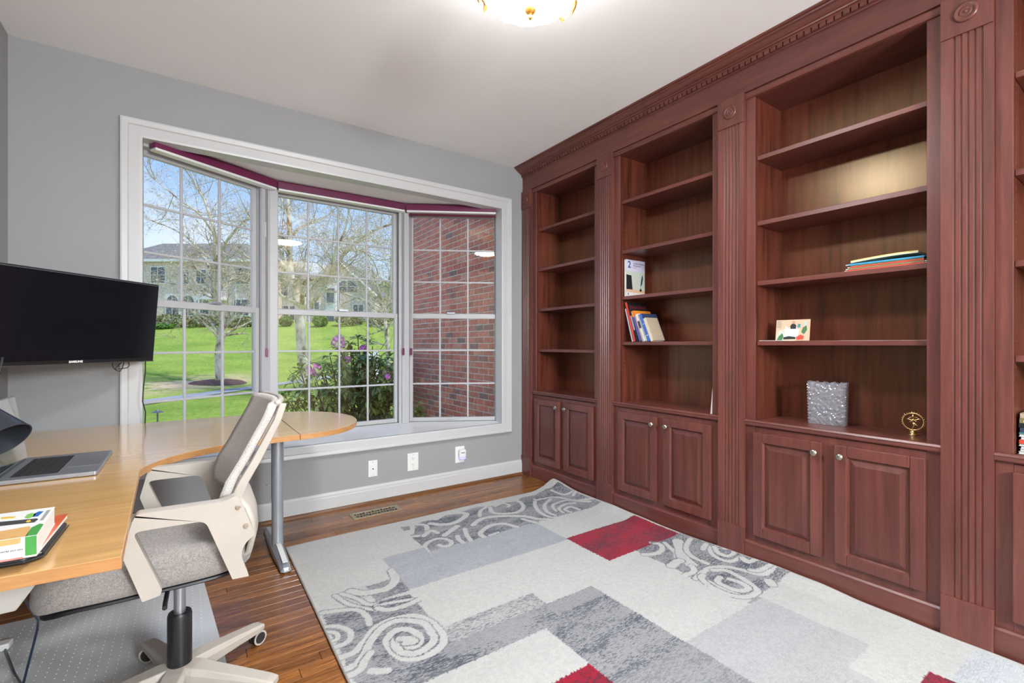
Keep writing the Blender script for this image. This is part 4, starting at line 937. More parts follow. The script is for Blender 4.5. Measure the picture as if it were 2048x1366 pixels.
# ================================================================== rug
STROKES=[(0.026,[(1.10,2.40),(1.11,2.47),(1.15,2.52),(1.21,2.54),(1.25,2.52),(1.27,2.46),(1.24,2.41),(1.20,2.42),(1.19,2.45)]),
(0.035,[(1.28,2.56),(1.34,2.60),(1.41,2.64)]),
(0.028,[(1.34,2.51),(1.32,2.45),(1.32,2.39)]),
(0.028,[(1.43,2.58),(1.39,2.48),(1.37,2.39)]),
(0.032,[(1.46,2.39),(1.47,2.46),(1.54,2.51),(1.61,2.53),(1.68,2.50),(1.71,2.41)]),
(0.020,[(1.50,2.40),(1.57,2.41)]),
(0.035,[(1.50,2.60),(1.58,2.65),(1.67,2.65),(1.77,2.60),(1.86,2.53),(1.90,2.45),(1.96,2.39)]),
(0.030,[(1.82,2.50),(1.85,2.40)]),
(0.030,[(1.12,2.75),(1.12,2.69),(1.17,2.79),(1.18,2.82)]),
(0.030,[(1.12,2.65),(1.18,2.63),(1.22,2.68),(1.25,2.77),(1.21,2.82)]),
(0.030,[(1.17,2.62),(1.24,2.67),(1.26,2.62)]),
(0.040,[(1.29,2.78),(1.34,2.72),(1.42,2.70),(1.52,2.75),(1.56,2.80),(1.52,2.85),(1.43,2.87),(1.35,2.83)]),
(0.025,[(1.61,2.70),(1.67,2.79),(1.75,2.83)]),
(0.030,[(1.76,2.81),(1.72,2.71),(1.77,2.65),(1.86,2.62),(1.95,2.67),(2.00,2.77),(2.00,2.82)]),
(0.022,[(1.87,2.75),(1.90,2.77),(1.88,2.83),(1.80,2.81)]),
(0.028,[(2.13,2.77),(2.04,2.65),(1.99,2.53),(1.99,2.43),(2.03,2.39)]),
(0.026,[(2.23,2.71),(2.11,2.63),(2.04,2.52),(2.04,2.43)]),
(0.024,[(2.12,2.75),(2.27,2.73),(2.36,2.58),(2.48,2.47)]),
(0.022,[(2.10,2.49),(2.15,2.59),(2.25,2.62),(2.33,2.60),(2.41,2.48)]),
(0.022,[(2.12,2.44),(2.15,2.52),(2.25,2.56),(2.32,2.54)]),
(0.026,[(2.17,2.42),(2.17,2.48),(2.24,2.50),(2.25,2.42)]),
(0.022,[(2.34,2.82),(2.37,2.70),(2.49,2.68)]),
(0.022,[(2.40,2.64),(2.48,2.67),(2.49,2.58)]),
(0.042,[(0.63,2.23),(0.67,2.18),(0.73,2.16),(0.79,2.16),(0.84,2.21),(0.86,2.31)]),
(0.022,[(0.59,2.23),(0.64,2.14),(0.66,2.08),(0.70,2.05)]),
(0.022,[(0.56,2.23),(0.59,2.13),(0.65,2.04),(0.71,1.98)]),
(0.022,[(0.69,2.04),(0.75,2.03),(0.84,2.00)]),
(0.030,[(0.69,2.02),(0.72,1.98),(0.79,1.97),(0.86,1.98)]),
(0.026,[(0.48,2.12),(0.58,2.08),(0.62,2.04),(0.63,1.97),(0.62,1.92)]),
(0.024,[(0.46,2.01),(0.51,1.98),(0.54,1.92),(0.53,1.87),(0.50,1.85),(0.45,1.85)]),
(0.020,[(0.46,1.97),(0.49,1.94),(0.49,1.90),(0.46,1.89)]),
(0.030,[(0.46,1.78),(0.52,1.78),(0.58,1.83),(0.63,1.88),(0.69,1.90),(0.76,1.89),(0.81,1.86),(0.84,1.78),(0.84,1.69),(0.82,1.64),(0.77,1.61),(0.71,1.61),(0.66,1.64),(0.64,1.70),(0.64,1.76),(0.66,1.80),(0.70,1.82),(0.74,1.80),(0.76,1.75),(0.75,1.70),(0.72,1.68),(0.69,1.70)]),
(0.030,[(0.45,1.70),(0.51,1.71),(0.55,1.75),(0.60,1.82),(0.66,1.87),(0.72,1.88),(0.77,1.85),(0.81,1.80),(0.81,1.73),(0.80,1.68),(0.76,1.65),(0.71,1.64),(0.67,1.67),(0.66,1.72),(0.67,1.76)]),
(0.030,[(0.69,1.76),(0.72,1.74),(0.73,1.71),(0.70,1.72)]),
(0.028,[(0.47,1.66),(0.51,1.67),(0.54,1.71),(0.57,1.74)]),
(0.030,[(0.54,1.64),(0.57,1.62),(0.59,1.61)]),
(0.030,[(2.06,1.70),(2.12,1.67),(2.19,1.68),(2.24,1.73),(2.22,1.77)]),
(0.026,[(2.28,1.73),(2.25,1.67),(2.22,1.61),(2.18,1.58)]),
(0.060,[(2.36,1.70),(2.29,1.63),(2.21,1.56),(2.17,1.48)]),
(0.030,[(2.16,1.47),(2.12,1.43),(2.05,1.43)]),
(0.028,[(2.44,1.67),(2.36,1.64),(2.29,1.59),(2.25,1.52),(2.25,1.44)]),
(0.045,[(2.07,1.53),(2.13,1.54),(2.16,1.54)]),
(0.030,[(2.06,1.38),(2.16,1.40),(2.23,1.40),(2.30,1.36),(2.33,1.30),(2.35,1.23),(2.39,1.20),(2.47,1.20)]),
(0.030,[(2.12,1.38),(2.09,1.37),(2.06,1.32),(2.05,1.26),(2.06,1.19),(2.10,1.15),(2.16,1.14),(2.20,1.15),(2.23,1.20),(2.25,1.26),(2.26,1.34),(2.21,1.38)]),
(0.030,[(2.17,1.32),(2.12,1.30),(2.11,1.25),(2.12,1.20),(2.16,1.18),(2.19,1.19),(2.20,1.24),(2.19,1.28)]),
(0.024,[(2.42,1.54),(2.37,1.49),(2.35,1.43),(2.37,1.38),(2.44,1.36)]),
(0.024,[(2.44,1.52),(2.40,1.47),(2.40,1.42),(2.45,1.41),(2.49,1.44),(2.46,1.47)]),
(0.030,[(2.43,1.35),(2.42,1.31),(2.48,1.29),(2.52,1.26)]),
(0.026,[(2.36,1.27),(2.38,1.24),(2.44,1.22),(2.50,1.22)]),
(0.045,[(2.33,1.16),(2.31,1.14)]),
(0.030,[(2.38,1.55),(2.44,1.57)])]

RX0, RX1, RY0, RY1 = .462, 2.466, .05, 2.922
nx, ny = 404, 574
X, Y = np.meshgrid(np.linspace(RX0, RX1, nx), np.linspace(RY0, RY1, ny)); ed = (X-RX0)/(RX1-RX0)
rs = np.random.RandomState(3)
jx = X+rs.normal(0, .0016, X.shape); jy = Y+rs.normal(0, .0016, X.shape)
cream = np.array([.47, .468, .452]); lgrey = np.array([.35, .36, .385]); mgrey = np.array([.29, .29, .30]); vlg = np.array([.405, .405, .40])
colr = np.empty(X.shape+(3,)); colr[:] = cream; hea = np.zeros(X.shape); redm = np.zeros(X.shape)
def R_(x0, x1, y0, y1, c, h=0, red=0):
    k = (jx >= x0) & (jx <= x1) & (jy >= y0) & (jy <= y1); colr[k] = c; hea[k] = h; redm[k] = red; return k
def dist(pts):
    d = np.full(X.shape, 9.0)
    # smooth the polyline (Catmull-Rom)
    P = [np.array(p) for p in pts]; Q = []
    for i in range(len(P)-1):
        a = P[max(i-1, 0)]; b = P[i]; c = P[i+1]; e_ = P[min(i+2, len(P)-1)]
        for q in range(5):
            t = q/5; Q.append(.5*((2*b)+(-a+c)*t+(2*a-5*b+4*c-e_)*t*t+(-a+3*b-3*c+e_)*t**3))
    Q.append(P[-1]); Q = np.array(Q)
    lo = Q.min(0)-.08; hi = Q.max(0)+.08; i0 = np.searchsorted(Y[:, 0], lo[1]); i1 = np.searchsorted(Y[:, 0], hi[1]); j0 = np.searchsorted(X[0], lo[0]); j1 = np.searchsorted(X[0], hi[0])
    xs, ys = X[i0:i1, j0:j1], Y[i0:i1, j0:j1]; dd = np.full(xs.shape, 9.0)
    for i in range(len(Q)-1):
        ax, ay = Q[i]; bx_, by_ = Q[i+1]; L2 = (bx_-ax)**2+(by_-ay)**2+1e-12; t = np.clip(((xs-ax)*(bx_-ax)+(ys-ay)*(by_-ay))/L2, 0, 1)
        dd = np.minimum(dd, np.hypot(xs-ax-t*(bx_-ax), ys-ay-t*(by_-ay)))
    d[i0:i1, j0:j1] = dd; return d
R_(1.105, 2.45, 2.405, 2.865, mgrey, 1.0)                       # swirl block, far edge
R_(.86, 1.11, 2.085, 2.47, lgrey, .12); R_(.86, 1.85, 2.085, 2.405, lgrey, .12)
R_(1.85, 2.452, 1.757, 2.103, np.array([.30, .006, .026]), 0, 1)
R_(.478, .848, 1.50, 2.235, mgrey, 1.0)                         # swirl block, left edge
k = (jx > .478) & (jx < .86) & (jy > 2.12+(jx-.478)*-.2) & (jy < 2.24); colr[k] = cream; hea[k] = .12
R_(.70, .86, 2.08, 2.23, mgrey, .9)
R_(.478, 2.15, .60, 1.50, mgrey, .25); R_(.80, 1.318, 1.50, 1.62, mgrey, .35); R_(.46, .80, 1.20, 1.52, mgrey, .8)
R_(.80, 1.32, 1.475, 1.545, mgrey, 1.0)
R_(.846, 1.317, 1.62, 1.733, vlg, .75)
R_(1.203, 1.59, 1.10, 1.61, mgrey, .9); R_(1.30, 1.59, 1.52, 1.61, mgrey, .25); R_(1.203, 1.60, .60, 1.12, mgrey, .45)
R_(.647, 1.202, 1.232, 1.485, cream); R_(.86, 1.202, .95, 1.232, np.array([.30, .006, .026]), 0, 1); R_(.46, .86, .60, 1.232, vlg, .3)
R_(1.318, 2.06, 1.108, 1.757, cream); R_(1.318, 1.59, 1.108, 1.62, mgrey, .9); R_(1.318, 1.59, 1.53, 1.615, mgrey, .25)
R_(1.594, 2.152, .848, 1.108, np.array([.40, .40, .405]), .10); R_(1.594, 1.94, .30, .848, vlg, .12); R_(1.94, 2.155, .692, .848, vlg, .10)
R_(2.155, 2.47, .46, 1.12, cream); R_(1.94, 2.155, .30, .692, cream)
R_(2.14, 2.45, .05, .461, np.array([.47, .49, .51]), .25); R_(2.056, 2.154, .28, .52, np.array([.30, .006, .026]), 0, 1)
R_(1.594, 2.056, .05, .50, vlg, .1); R_(.478, 1.594, .05, .60, cream)
R_(2.062, 2.462, 1.128, 1.757, mgrey, 1.0)
k = (jx > 2.06) & (jy < 1.36-(jx-2.06)*.0) & (jy > 1.12) & (jx < 2.10); colr[k] = cream; hea[k] = 0
swb = ((jx > 1.105) & (jy > 2.39)) | (jx < .87) | ((jx > 2.04) & (jy > 1.05) & (jy < 1.80))
for wd, pts in STROKES:
    d = dist(pts); ww = wd*.5*1.05
    k = (d < ww) & swb; colr[k] = cream*1.02; hea[k] = 0
    k = (d >= ww) & (d < ww+.006) & swb & (hea < .5); hea[k] = .9; colr[k] = mgrey
# top border edge ragged
k = (jy > 2.845+.02*np.sin(X*9)+.012*np.sin(X*31)); colr[k] = cream; hea[k] = 0
edge = np.minimum.reduce([X-RX0, RX1-X, RY1-Y]); 
lift = np.interp(Y[:, 0], [0, .3, .6, .85, 1.0, 1.2, 1.45, 1.75, 2.0, 2.3, 2.6, 2.92], [0, .002, .003, .010, .022, .024, .016, .006, .012, .022, .020, .024])[:, None]
sm = lambda t: np.clip(t, 0, 1)**2*(3-2*np.clip(t, 0, 1))
Zr = .0095 + lift*sm((X-2.34)/.13) + .030*sm((X-2.20)/.26)*sm((Y-2.62)/.30)+.0012*np.sin(X*7+Y*3)*sm((Y-.5)/2)+.0008*np.sin(Y*23+X*2)
Yd = Y - .0*X; Yd = Yd + np.where((X > 2.2) & (Y > 2.5), .035*sm((X-2.2)/.27)*sm((Y-2.5)/.4), 0)
Xd = X + .012*(Y-2.92)*0 - .018*sm((2.9-Y)/3)*(1-ed)
V = np.stack([Xd, Yd, Zr], -1).reshape(-1, 3)
idx = np.arange(nx*ny).reshape(ny, nx); q = np.stack([idx[:-1, :-1], idx[:-1, 1:], idx[1:, 1:], idx[1:, :-1]], -1).reshape(-1, 4)
me = bpy.data.meshes.new('rug_pile'); me.vertices.add(len(V)); me.vertices.foreach_set('co', V.ravel()); me.loops.add(q.size); me.loops.foreach_set('vertex_index', q.ravel().astype(np.int32))
me.polygons.add(len(q)); me.polygons.foreach_set('loop_start', np.arange(0, q.size, 4, dtype=np.int32)); me.polygons.foreach_set('use_smooth', np.ones(len(q), dtype=bool)); me.update(); me.validate()
ca_ = me.attributes.new('yarn', 'FLOAT_COLOR', 'POINT'); ca_.data.foreach_set('color', np.concatenate([colr, np.ones(X.shape+(1,))], -1).astype(np.float32).ravel())
for nm_, arr in (('heather', hea), ('redm', redm)):
    a_ = me.attributes.new(nm_, 'FLOAT', 'POINT'); a_.data.foreach_set('value', arr.astype(np.float32).ravel())
def rugmat():
    m, n, b = newmat('woven_rug_pile')
    a1 = n.nodes.new('ShaderNodeAttribute'); a1.attribute_name = 'yarn'; a2 = n.nodes.new('ShaderNodeAttribute'); a2.attribute_name = 'heather'; a3 = n.nodes.new('ShaderNodeAttribute'); a3.attribute_name = 'redm'
    st = tex(n, 60, (1, 4.2, 1), 4, 'Position', .65); big = tex(n, 3.2, (1, 3.0, 1), 3, 'Position', .55)
    pile = tex(n, 420, (1, 1, 1), 2, 'Position', .6); cl = tex(n, 60, (1, 1, 1), 4, 'Position', .6)
    ad = n.nodes.new('ShaderNodeMath'); ad.operation = 'ADD'; n.links.new(st.outputs['Fac'], ad.inputs[0])
    ms = n.nodes.new('ShaderNodeMath'); ms.operation = 'MULTIPLY_ADD'; n.links.new(big.outputs['Fac'], ms.inputs[0]); ms.inputs[1].default_value = .5; ms.inputs[2].default_value = -.25
    n.links.new(ms.outputs[0], ad.inputs[1])
    s1 = ramp(n, ad.outputs[0], [(.47, (0, 0, 0)), (.53, (.5,)*3), (.58, (1, 1, 1))])
    f = n.nodes.new('ShaderNodeMath'); f.operation = 'MULTIPLY'; n.links.new(s1.outputs[0], f.inputs[0]); n.links.new(a2.outputs['Fac'], f.inputs[1])
    f2 = n.nodes.new('ShaderNodeMath'); f2.operation = 'MULTIPLY'; n.links.new(f.outputs[0], f2.inputs[0]); f2.inputs[1].default_value = .88
    c = mixc(n, f2.outputs[0], a1.outputs['Color'], (.05, .058, .085))
    f3 = n.nodes.new('ShaderNodeMath'); f3.operation = 'MULTIPLY'; n.links.new(s1.outputs[0], f3.inputs[0]); n.links.new(a3.outputs['Fac'], f3.inputs[1])
    f4 = n.nodes.new('ShaderNodeMath'); f4.operation = 'MULTIPLY'; n.links.new(f3.outputs[0], f4.inputs[0]); f4.inputs[1].default_value = .85
    c = mixc(n, f4.outputs[0], c, (.055, .022, .035))
    rp_ = ramp(n, pile.outputs['Fac'], [(.35, (.80,)*3), (.65, (1.10,)*3)]); rc = ramp(n, cl.outputs['Fac'], [(.35, (.93,)*3), (.65, (1.04,)*3)])
    c = mixc(n, 1.0, mixc(n, 1.0, c, rp_.outputs[0], 'MULTIPLY'), rc.outputs[0], 'MULTIPLY')
    n.links.new(c, b.inputs['Base Color']); b.inputs['Roughness'].default_value = 1; b.inputs['Specular IOR Level'].default_value = .05; b.inputs['Sheen Weight'].default_value = .1
    bump(n, b, pile.outputs['Fac'], .5, .003); return m
me.materials.append(rugmat())
rg = thing('area_rug', 'cream and grey patchwork area rug with swirls and red blocks, corner curling up', 'rug', (1.47, 1.49, 0))
link('pile', me, rg)
# binding + underside
bd = []
for j in range(0, ny, 4): bd.append(tuple(V[idx[j, 0]]-np.array([.0, 0, .004])))
for i in range(0, nx, 4): bd.append(tuple(V[idx[ny-1, i]]-np.array([0, 0, .004])))
for j in range(ny-1, -1, -4): bd.append(tuple(V[idx[j, nx-1]]-np.array([0, 0, .004])))
M['bind'] = plain('taupe_binding', (.30, .27, .24), .9, var=.15, scale=200)
G().tube(bd, .0052, 6).obj('binding', M['bind'], rg, smooth='all')
g = G(); st_ = 6; jj = list(range(0, ny, st_))+[ny-1]; ii = list(range(0, nx, st_))+[nx-1]
vs = [tuple(V[idx[j, i]]-np.array([0, 0, .0075])) for j in jj for i in ii]; m = len(ii)
g.add(vs, [(a*m+b_, a*m+m+b_, a*m+m+b_+1, a*m+b_+1) for a in range(len(jj)-1) for b_ in range(m-1)]); g.obj('backing', M['bind'], rg, smooth='all')

# ================================================================== things on the shelves
def fprint(name, col, rough=.45, var=.05): return plain(name, col, rough, var=var, scale=80)
CV = {k: fprint('cover_'+k, v) for k, v in dict(black=(.012, .013, .016), red=(.60, .06, .035), orange=(.72, .22, .02), purple=(.10, .08, .30), creamy=(.62, .55, .42), white=(.66, .64, .62), navy=(.03, .045, .10),
    blue=(.05, .13, .48), tan=(.42, .33, .24), grey=(.34, .34, .38), skyblue=(.03, .30, .55), olive=(.22, .19, .08), yellow=(.75, .62, .12), paleyellow=(.66, .62, .42), teal=(.05, .25, .24), lav=(.55, .53, .66),
    palegreen=(.40, .48, .43), paleblue=(.45, .55, .72), pink=(.50, .30, .40), sage=(.50, .54, .46), flesh=(.50, .26, .17), darkred=(.20, .02, .03), green=(.05, .16, .06), salmon=(.66, .42, .28)).items()}
def slab(o, X, Y, Z, mat, name, par, bev=0): return G().obox(o, X, Y, Z).obj(name, mat, par, bevel=bev)
def book(label, yb, th, h, lean, depth, cov, spine=None, xf=2.545, zb=1.1812, group='books leaning on the shelf', bands=()):
    up = Vector((0, math.sin(lean), math.cos(lean))); tv_ = Vector((0, math.cos(lean), -math.sin(lean)))  # thickness direction (+Y side)
    zz = zb + th*math.sin(lean)     # lowest corner is at +Y side
    o = Vector((xf, yb, zz)); t = thing('book', label, 'book', (xf+depth/2, yb+th/2, zb), group)
    cv = .0012 if th < .012 else .0022
    slab(o+tv_*cv+Vector((.003, 0, 0))+up*.003, Vector((depth-.006, 0, 0)), tv_*(th-2*cv), up*(h-.006), M['paper'], 'page_block', t)
    slab(o, Vector((depth, 0, 0)), tv_*cv, up*h, CV[cov], 'front_cover', t); slab(o+tv_*(th-cv), Vector((depth, 0, 0)), tv_*cv, up*h, CV[cov], 'back_cover', t)
    slab(o-Vector((.0012, 0, 0)), Vector((.0022, 0, 0)), tv_*th, up*h, CV[spine or cov], 'spine', t)
    for (a, b, c) in bands: slab(o+up*h*a-Vector((.0017, 0, 0))+tv_*th*.04, Vector((.0005, 0, 0)), tv_*th*.92, up*h*(b-a), CV[c], 'spine_band', t)
    return t, o, up, tv_
B = [('thin squared-paper notebook leaning first against the bookcase side', 2.221, .007, .240, .32, .20, 'grey', 'lav', ()),
     ('tall black book with a bright red spine among the leaning books', 2.183, .017, .285, .30, .205, 'black', 'red', ()),
     ('slim black book tucked beside the tall red-spined book', 2.158, .014, .235, .36, .17, 'black', 'black', ((.35, .8, 'grey'), )),
     ('black and purple book with an orange top on its spine', 2.122, .020, .222, .40, .18, 'black', 'purple', ((.80, 1.0, 'orange'),)),
     ('thin cream book right of the orange-topped spine', 2.106, .008, .192, .40, .15, 'creamy', 'tan', ()),
     ('white-spined book with a dark blue label block', 2.080, .0175, .200, .40, .15, 'white', 'white', ((.48, .74, 'navy'),)),
     ('slim grey book between the white and the blue spines', 2.062, .011, .196, .40, .15, 'teal', 'grey', ((.02, .2, 'sage'),)),
     ('bright blue book leaning before the cream one', 2.036, .0185, .200, .40, .16, 'navy', 'blue', ((.12, .7, 'paleblue'),)),
     ('short tan and cream book at the right end of the leaning row', 2.004, .022, .168, .40, .12, 'tan', 'creamy', ())]
_ln = [.27, .28, .31, .34, .36, .37, .38, .39, .40]; _y = 2.172
for i, (lab, yb, th, h, ln, dp, cv, sp, bands) in enumerate(B):
    ln = _ln[i]
    if i == 0: yb = 2.196
    elif i == 1: yb = _y
    else: _y = _y - th/math.cos(ln) - (math.tan(ln)-math.tan(_ln[i-1]))*h - .0006; yb = _y
    if bands and sp == 'blue': bands = ((.20, .23, 'paleblue'), (.28, .60, 'blue'), (.62, .64, 'paleblue'))
    t, o, up, tv_ = book(lab, yb, th, h, ln, dp, cv, sp, bands=bands)
    if i == 1:   # dull red title lettering across the top of the black cover
        g = G(); rr = random.Random(2); x = .020
        while x < .185:
            w_ = rr.uniform(.006, .013); hh = rr.uniform(.018, .028)
            for q in range(2): g.obox(o+up*(h*.83)+Vector((x+q*w_*.6, 0, 0))-tv_*.0006, (w_*.28, 0, 0), -tv_*.0004, up*hh)
            g.obox(o+up*(h*.83+hh*.4)+Vector((x, 0, 0))-tv_*.0006, (w_*.9, 0, 0), -tv_*.0004, up*.004); x += w_*1.35
        g.obj('cover_title', CV['darkred'], t)
    if i == 3: slab(o+up*h*.80-tv_*.0006, Vector((dp, 0, 0)), -tv_*.0003, up*h*.2, CV['orange'], 'cover_band', t)
# the white textbook with the big 2
tb = thing('textbook', 'white writing textbook with a big blue numeral 2, facing out', 'book', (2.63, 2.268, 1.5005))
bx0, bx1, by, bz0, bz1 = 2.545, 2.745, 2.258, 1.5012, 1.764
G().box(bx0+.002, by+.001, bz0, bx1, by+.012, bz1-.002).obj('page_block', M['paper'], tb)
G().box(bx0, by, bz0, bx1, by+.001, bz1).obj('front_cover', CV['white'], tb); G().box(bx0, by+.012, bz0, bx1, by+.013, bz1).obj('back_cover', CV['white'], tb)
def tq(pts, nm, mat, k=1): G().prism([(bx0+(bx1-bx0)*a, bz0+(bz1-bz0)*b) for a, b in pts], lambda a, b, w_: (a, w_, b), by-.0003*k-.0002, by-.0003*k+.0001).obj(nm, mat, tb)
tq([(0, .69), (1, .69), (1, 1), (0, 1)], 'title_band', CV['lav']); tq([(0, .13), (1, .11), (1, .69), (0, .69)], 'cover_picture', CV['sage'])
tq([(.02, .20), (.34, .20), (.28, .58), (.02, .60)], 'printed_laptop', CV['black'], 2); tq([(0, .13), (1, .11), (1, .19), (.5, .20), (.38, .23), (0, .19)], 'printed_desk', CV['salmon'], 2)
tq([(.76, .22), (.79, .32), (.85, .36), (.90, .52), (.88, .62), (.84, .60), (.79, .45), (.77, .34)], 'printed_quill', CV['navy'], 3); tq([(.70, .17), (.83, .16), (.82, .22), (.77, .25), (.72, .22)], 'printed_inkpot', CV['black'], 3)
tq([(.90, .05), (.96, .05), (.96, .09), (.90, .09)], 'printed_mark', CV['black'], 2); tq([(.10, .05), (.14, .05), (.14, .10), (.10, .10)], 'publisher_mark', CV['navy'], 2)
W2 = bx1-bx0; yt = by-.0009
text('2', .066, (bx0+W2*.17, yt, bz0+.262*.865), (1, 0, 0), (0, 0, 1), fprint('cover_deep_blue', (.01, .07, .24)), 'cover_numeral', tb, .0002, bold=.0012)
text('Longman Academic', .0145, (bx0+W2*.66, yt, bz0+.262*.915), (1, 0, 0), (0, 0, 1), CV['navy'], 'cover_title', tb, .0002)
text('Writing Series', .0145, (bx0+W2*.58, yt, bz0+.262*.855), (1, 0, 0), (0, 0, 1), CV['navy'], 'cover_title', tb, .0002)
text('FOURTH EDITION', .0065, (bx0+W2*.47, yt, bz0+.262*.80), (1, 0, 0), (0, 0, 1), CV['grey'], 'cover_subtitle', tb, .0002) if 0 else tq([(.30, .79), (.56, .785), (.56, .80), (.30, .805)], 'cover_subtitle', CV['pink'], 2)
# white papers leaning in the corner of the middle bookcase
pp = thing('paper_stack', 'thin white papers leaning upright at right end of the leaning-book bookcase deck', 'papers', (2.53, 1.56, .756))
g = G(); g.prism([(1.573, .7562), (1.583, .7562), (1.5705, .905), (1.5695, .905)], lambda a, b, w_: (w_, a, b), 2.505, 2.72)
g.obj('sheets', M['paper'], pp); G().prism([(1.5835, .7562), (1.585, .7562), (1.5718, .905), (1.5710, .905)], lambda a, b, w_: (w_, a, b), 2.505, 2.72).obj('orange_sheet', CV['salmon'], pp)
# hanging folders
FOLD = [('red', 'lowest folder in the pile, red with white tabs'), ('olive', 'olive green hanging folder second from the bottom of pile'), ('red', 'red hanging folder directly above the olive one'),
        ('olive', 'thin olive folder just below the bright blue folder'), ('skyblue', 'bright blue hanging folder near the top of pile'), ('yellow', 'pale yellow folder bowed on top of the folder pile')]
zf = 1.5032
for i, (c, lab) in enumerate(FOLD):
    th = (.0055, .0075, .0065, .004, .0075, .009)[i]; sh = (.0, .004, .010, .012, .004, .012)[i]
    t = thing('hanging_folder', lab, 'folder', (2.63, .77, zf), 'hanging folders piled on the shelf')
    g = G(); n = 12; x0, x1 = 2.532+sh*.4, 2.765; y0_, y1_ = .626+sh*.3+(.018 if i == 5 else 0), .905-sh
    rows = []
    for q in range(n+1):
        a = q/n; yy = y0_+(y1_-y0_)*a; bow = (.011*math.sin(math.pi*(1-a)*.62) if i == 5 else .0)*1.0
        rows.append([(x0, yy, zf+bow), (x1, yy, zf+bow), (x1, yy, zf+bow+th*.8), (x0, yy, zf+bow+th*(.92 if i != 5 else 1.0))])
    vs = [p for r in rows for p in r]; fs = [(q*4+j, q*4+4+j, q*4+4+(j+1) % 4, q*4+(j+1) % 4) for q in range(n) for j in range(4)]+[(0, 1, 2, 3), tuple(n*4+j for j in (3, 2, 1, 0))]
    g.add(vs, fs); g.obj('folder_body', CV['paleyellow' if i == 5 else c], t)
    if i == 5:
        g = G(); g.tube([(x0-.0005, r[3][1], r[3][2]) for r in rows], .0012, 5); g.obj('fold_edge', CV['yellow'], t)
    for yy in (y1_+.002, y0_-.002):
        if i in (0, 1, 2, 4):
            g = G(); g.box(x0+.002, yy-.010, zf+th*.2, x0+.016, yy+.010, zf+th*.75); g.obj('rod_hook', M['white'] if yy > .8 or i in (0, 1) else M['black'], t, bevel=.001)
            g = G(); g.box(x0+.03, yy-.008, zf+th*.2, x0+.20, yy+.008, zf+th*.6); g.obj('folder_rod', M['black'], t)
    zf += th+.0006+(.0035 if i == 4 else 0)
# photo card + papers
pcx = thing('photo_card', 'small colour photo print propped upright on the shelf', 'photo', (2.615, 1.175, 1.1815))
lt = .16
def PQ(a, b, k=0):  # a left to right (0..1), b bottom to top
    y = 1.262-(.162)*a; x = 2.598+(.012)*a+b*.112*math.sin(lt)*.8; z = 1.1822+b*.110
    return Vector((x-.0004*k, y, z))
def pq(pts, nm, mat, k):
    g = G(); A_ = [PQ(a, b, k) for a, b in pts]; n = len(A_); th = Vector((.0010 if k == 0 else .0003, 0, 0))
    g.add(A_+[p+th for p in A_], [tuple(range(n))[::-1], tuple(range(n, 2*n))]+[(i, (i+1) % n, (i+1) % n+n, i+n) for i in range(n)]); g.obj(nm, mat, pcx)
pq([(0, 0), (1, 0), (1, 1), (0, 1)], 'print', CV['salmon'], 0)
pq([(.02, .02), (.30, .02), (.30, .55), (.10, .50), (.03, .30)], 'print_patch', CV['sage'], 1); pq([(.28, .14), (.66, .14), (.70, .50), (.60, .66), (.36, .60), (.30, .72), (.26, .5)], 'print_book', CV['white'], 2)
pq([(.04, .02), (.20, .02), (.24, .20), (.20, .36), (.10, .22)], 'print_foliage', CV['green'], 3); pq([(.64, .04), (.82, .06), (.84, .22), (.74, .28), (.62, .18)], 'print_flower', CV['red'], 4)
pq([(.84, .30), (.92, .50), (.90, .72), (.80, .62), (.76, .40)], 'print_leaves', CV['green'], 3); pq([(.44, .56), (.60, .56), (.60, .74), (.55, .80), (.48, .80), (.43, .72)], 'print_dark_jacket', CV['black'], 4)
pq([(.485, .80), (.555, .80), (.565, .90), (.52, .95), (.478, .90)], 'print_face', CV['flesh'], 5); pq([(.63, .62), (.73, .62), (.73, .78), (.66, .80)], 'print_hat', CV['teal'], 4)
pq([(.24, .06), (.60, .08), (.60, .17), (.40, .22), (.24, .16)], 'print_lettering', CV['black'], 3); pq([(.80, .70), (.92, .70), (.93, .90), (.82, .88)], 'print_balloon', CV['palegreen'], 4)
pq([(.02, .60), (.16, .60), (.17, .97), (.03, .97)], 'print_curtain', CV['tan'], 1)
fp = G().prism([(2.525, 1.312), (2.52, 1.20), (2.535, 1.13), (2.60, 1.16), (2.62, 1.312)], lambda a, b, w_: (a, b, w_), 1.1812, 1.1832).obj('loose_paper', M['paper'])
tag(fp, 'loose white paper lying flat in front of the photo print', 'paper')
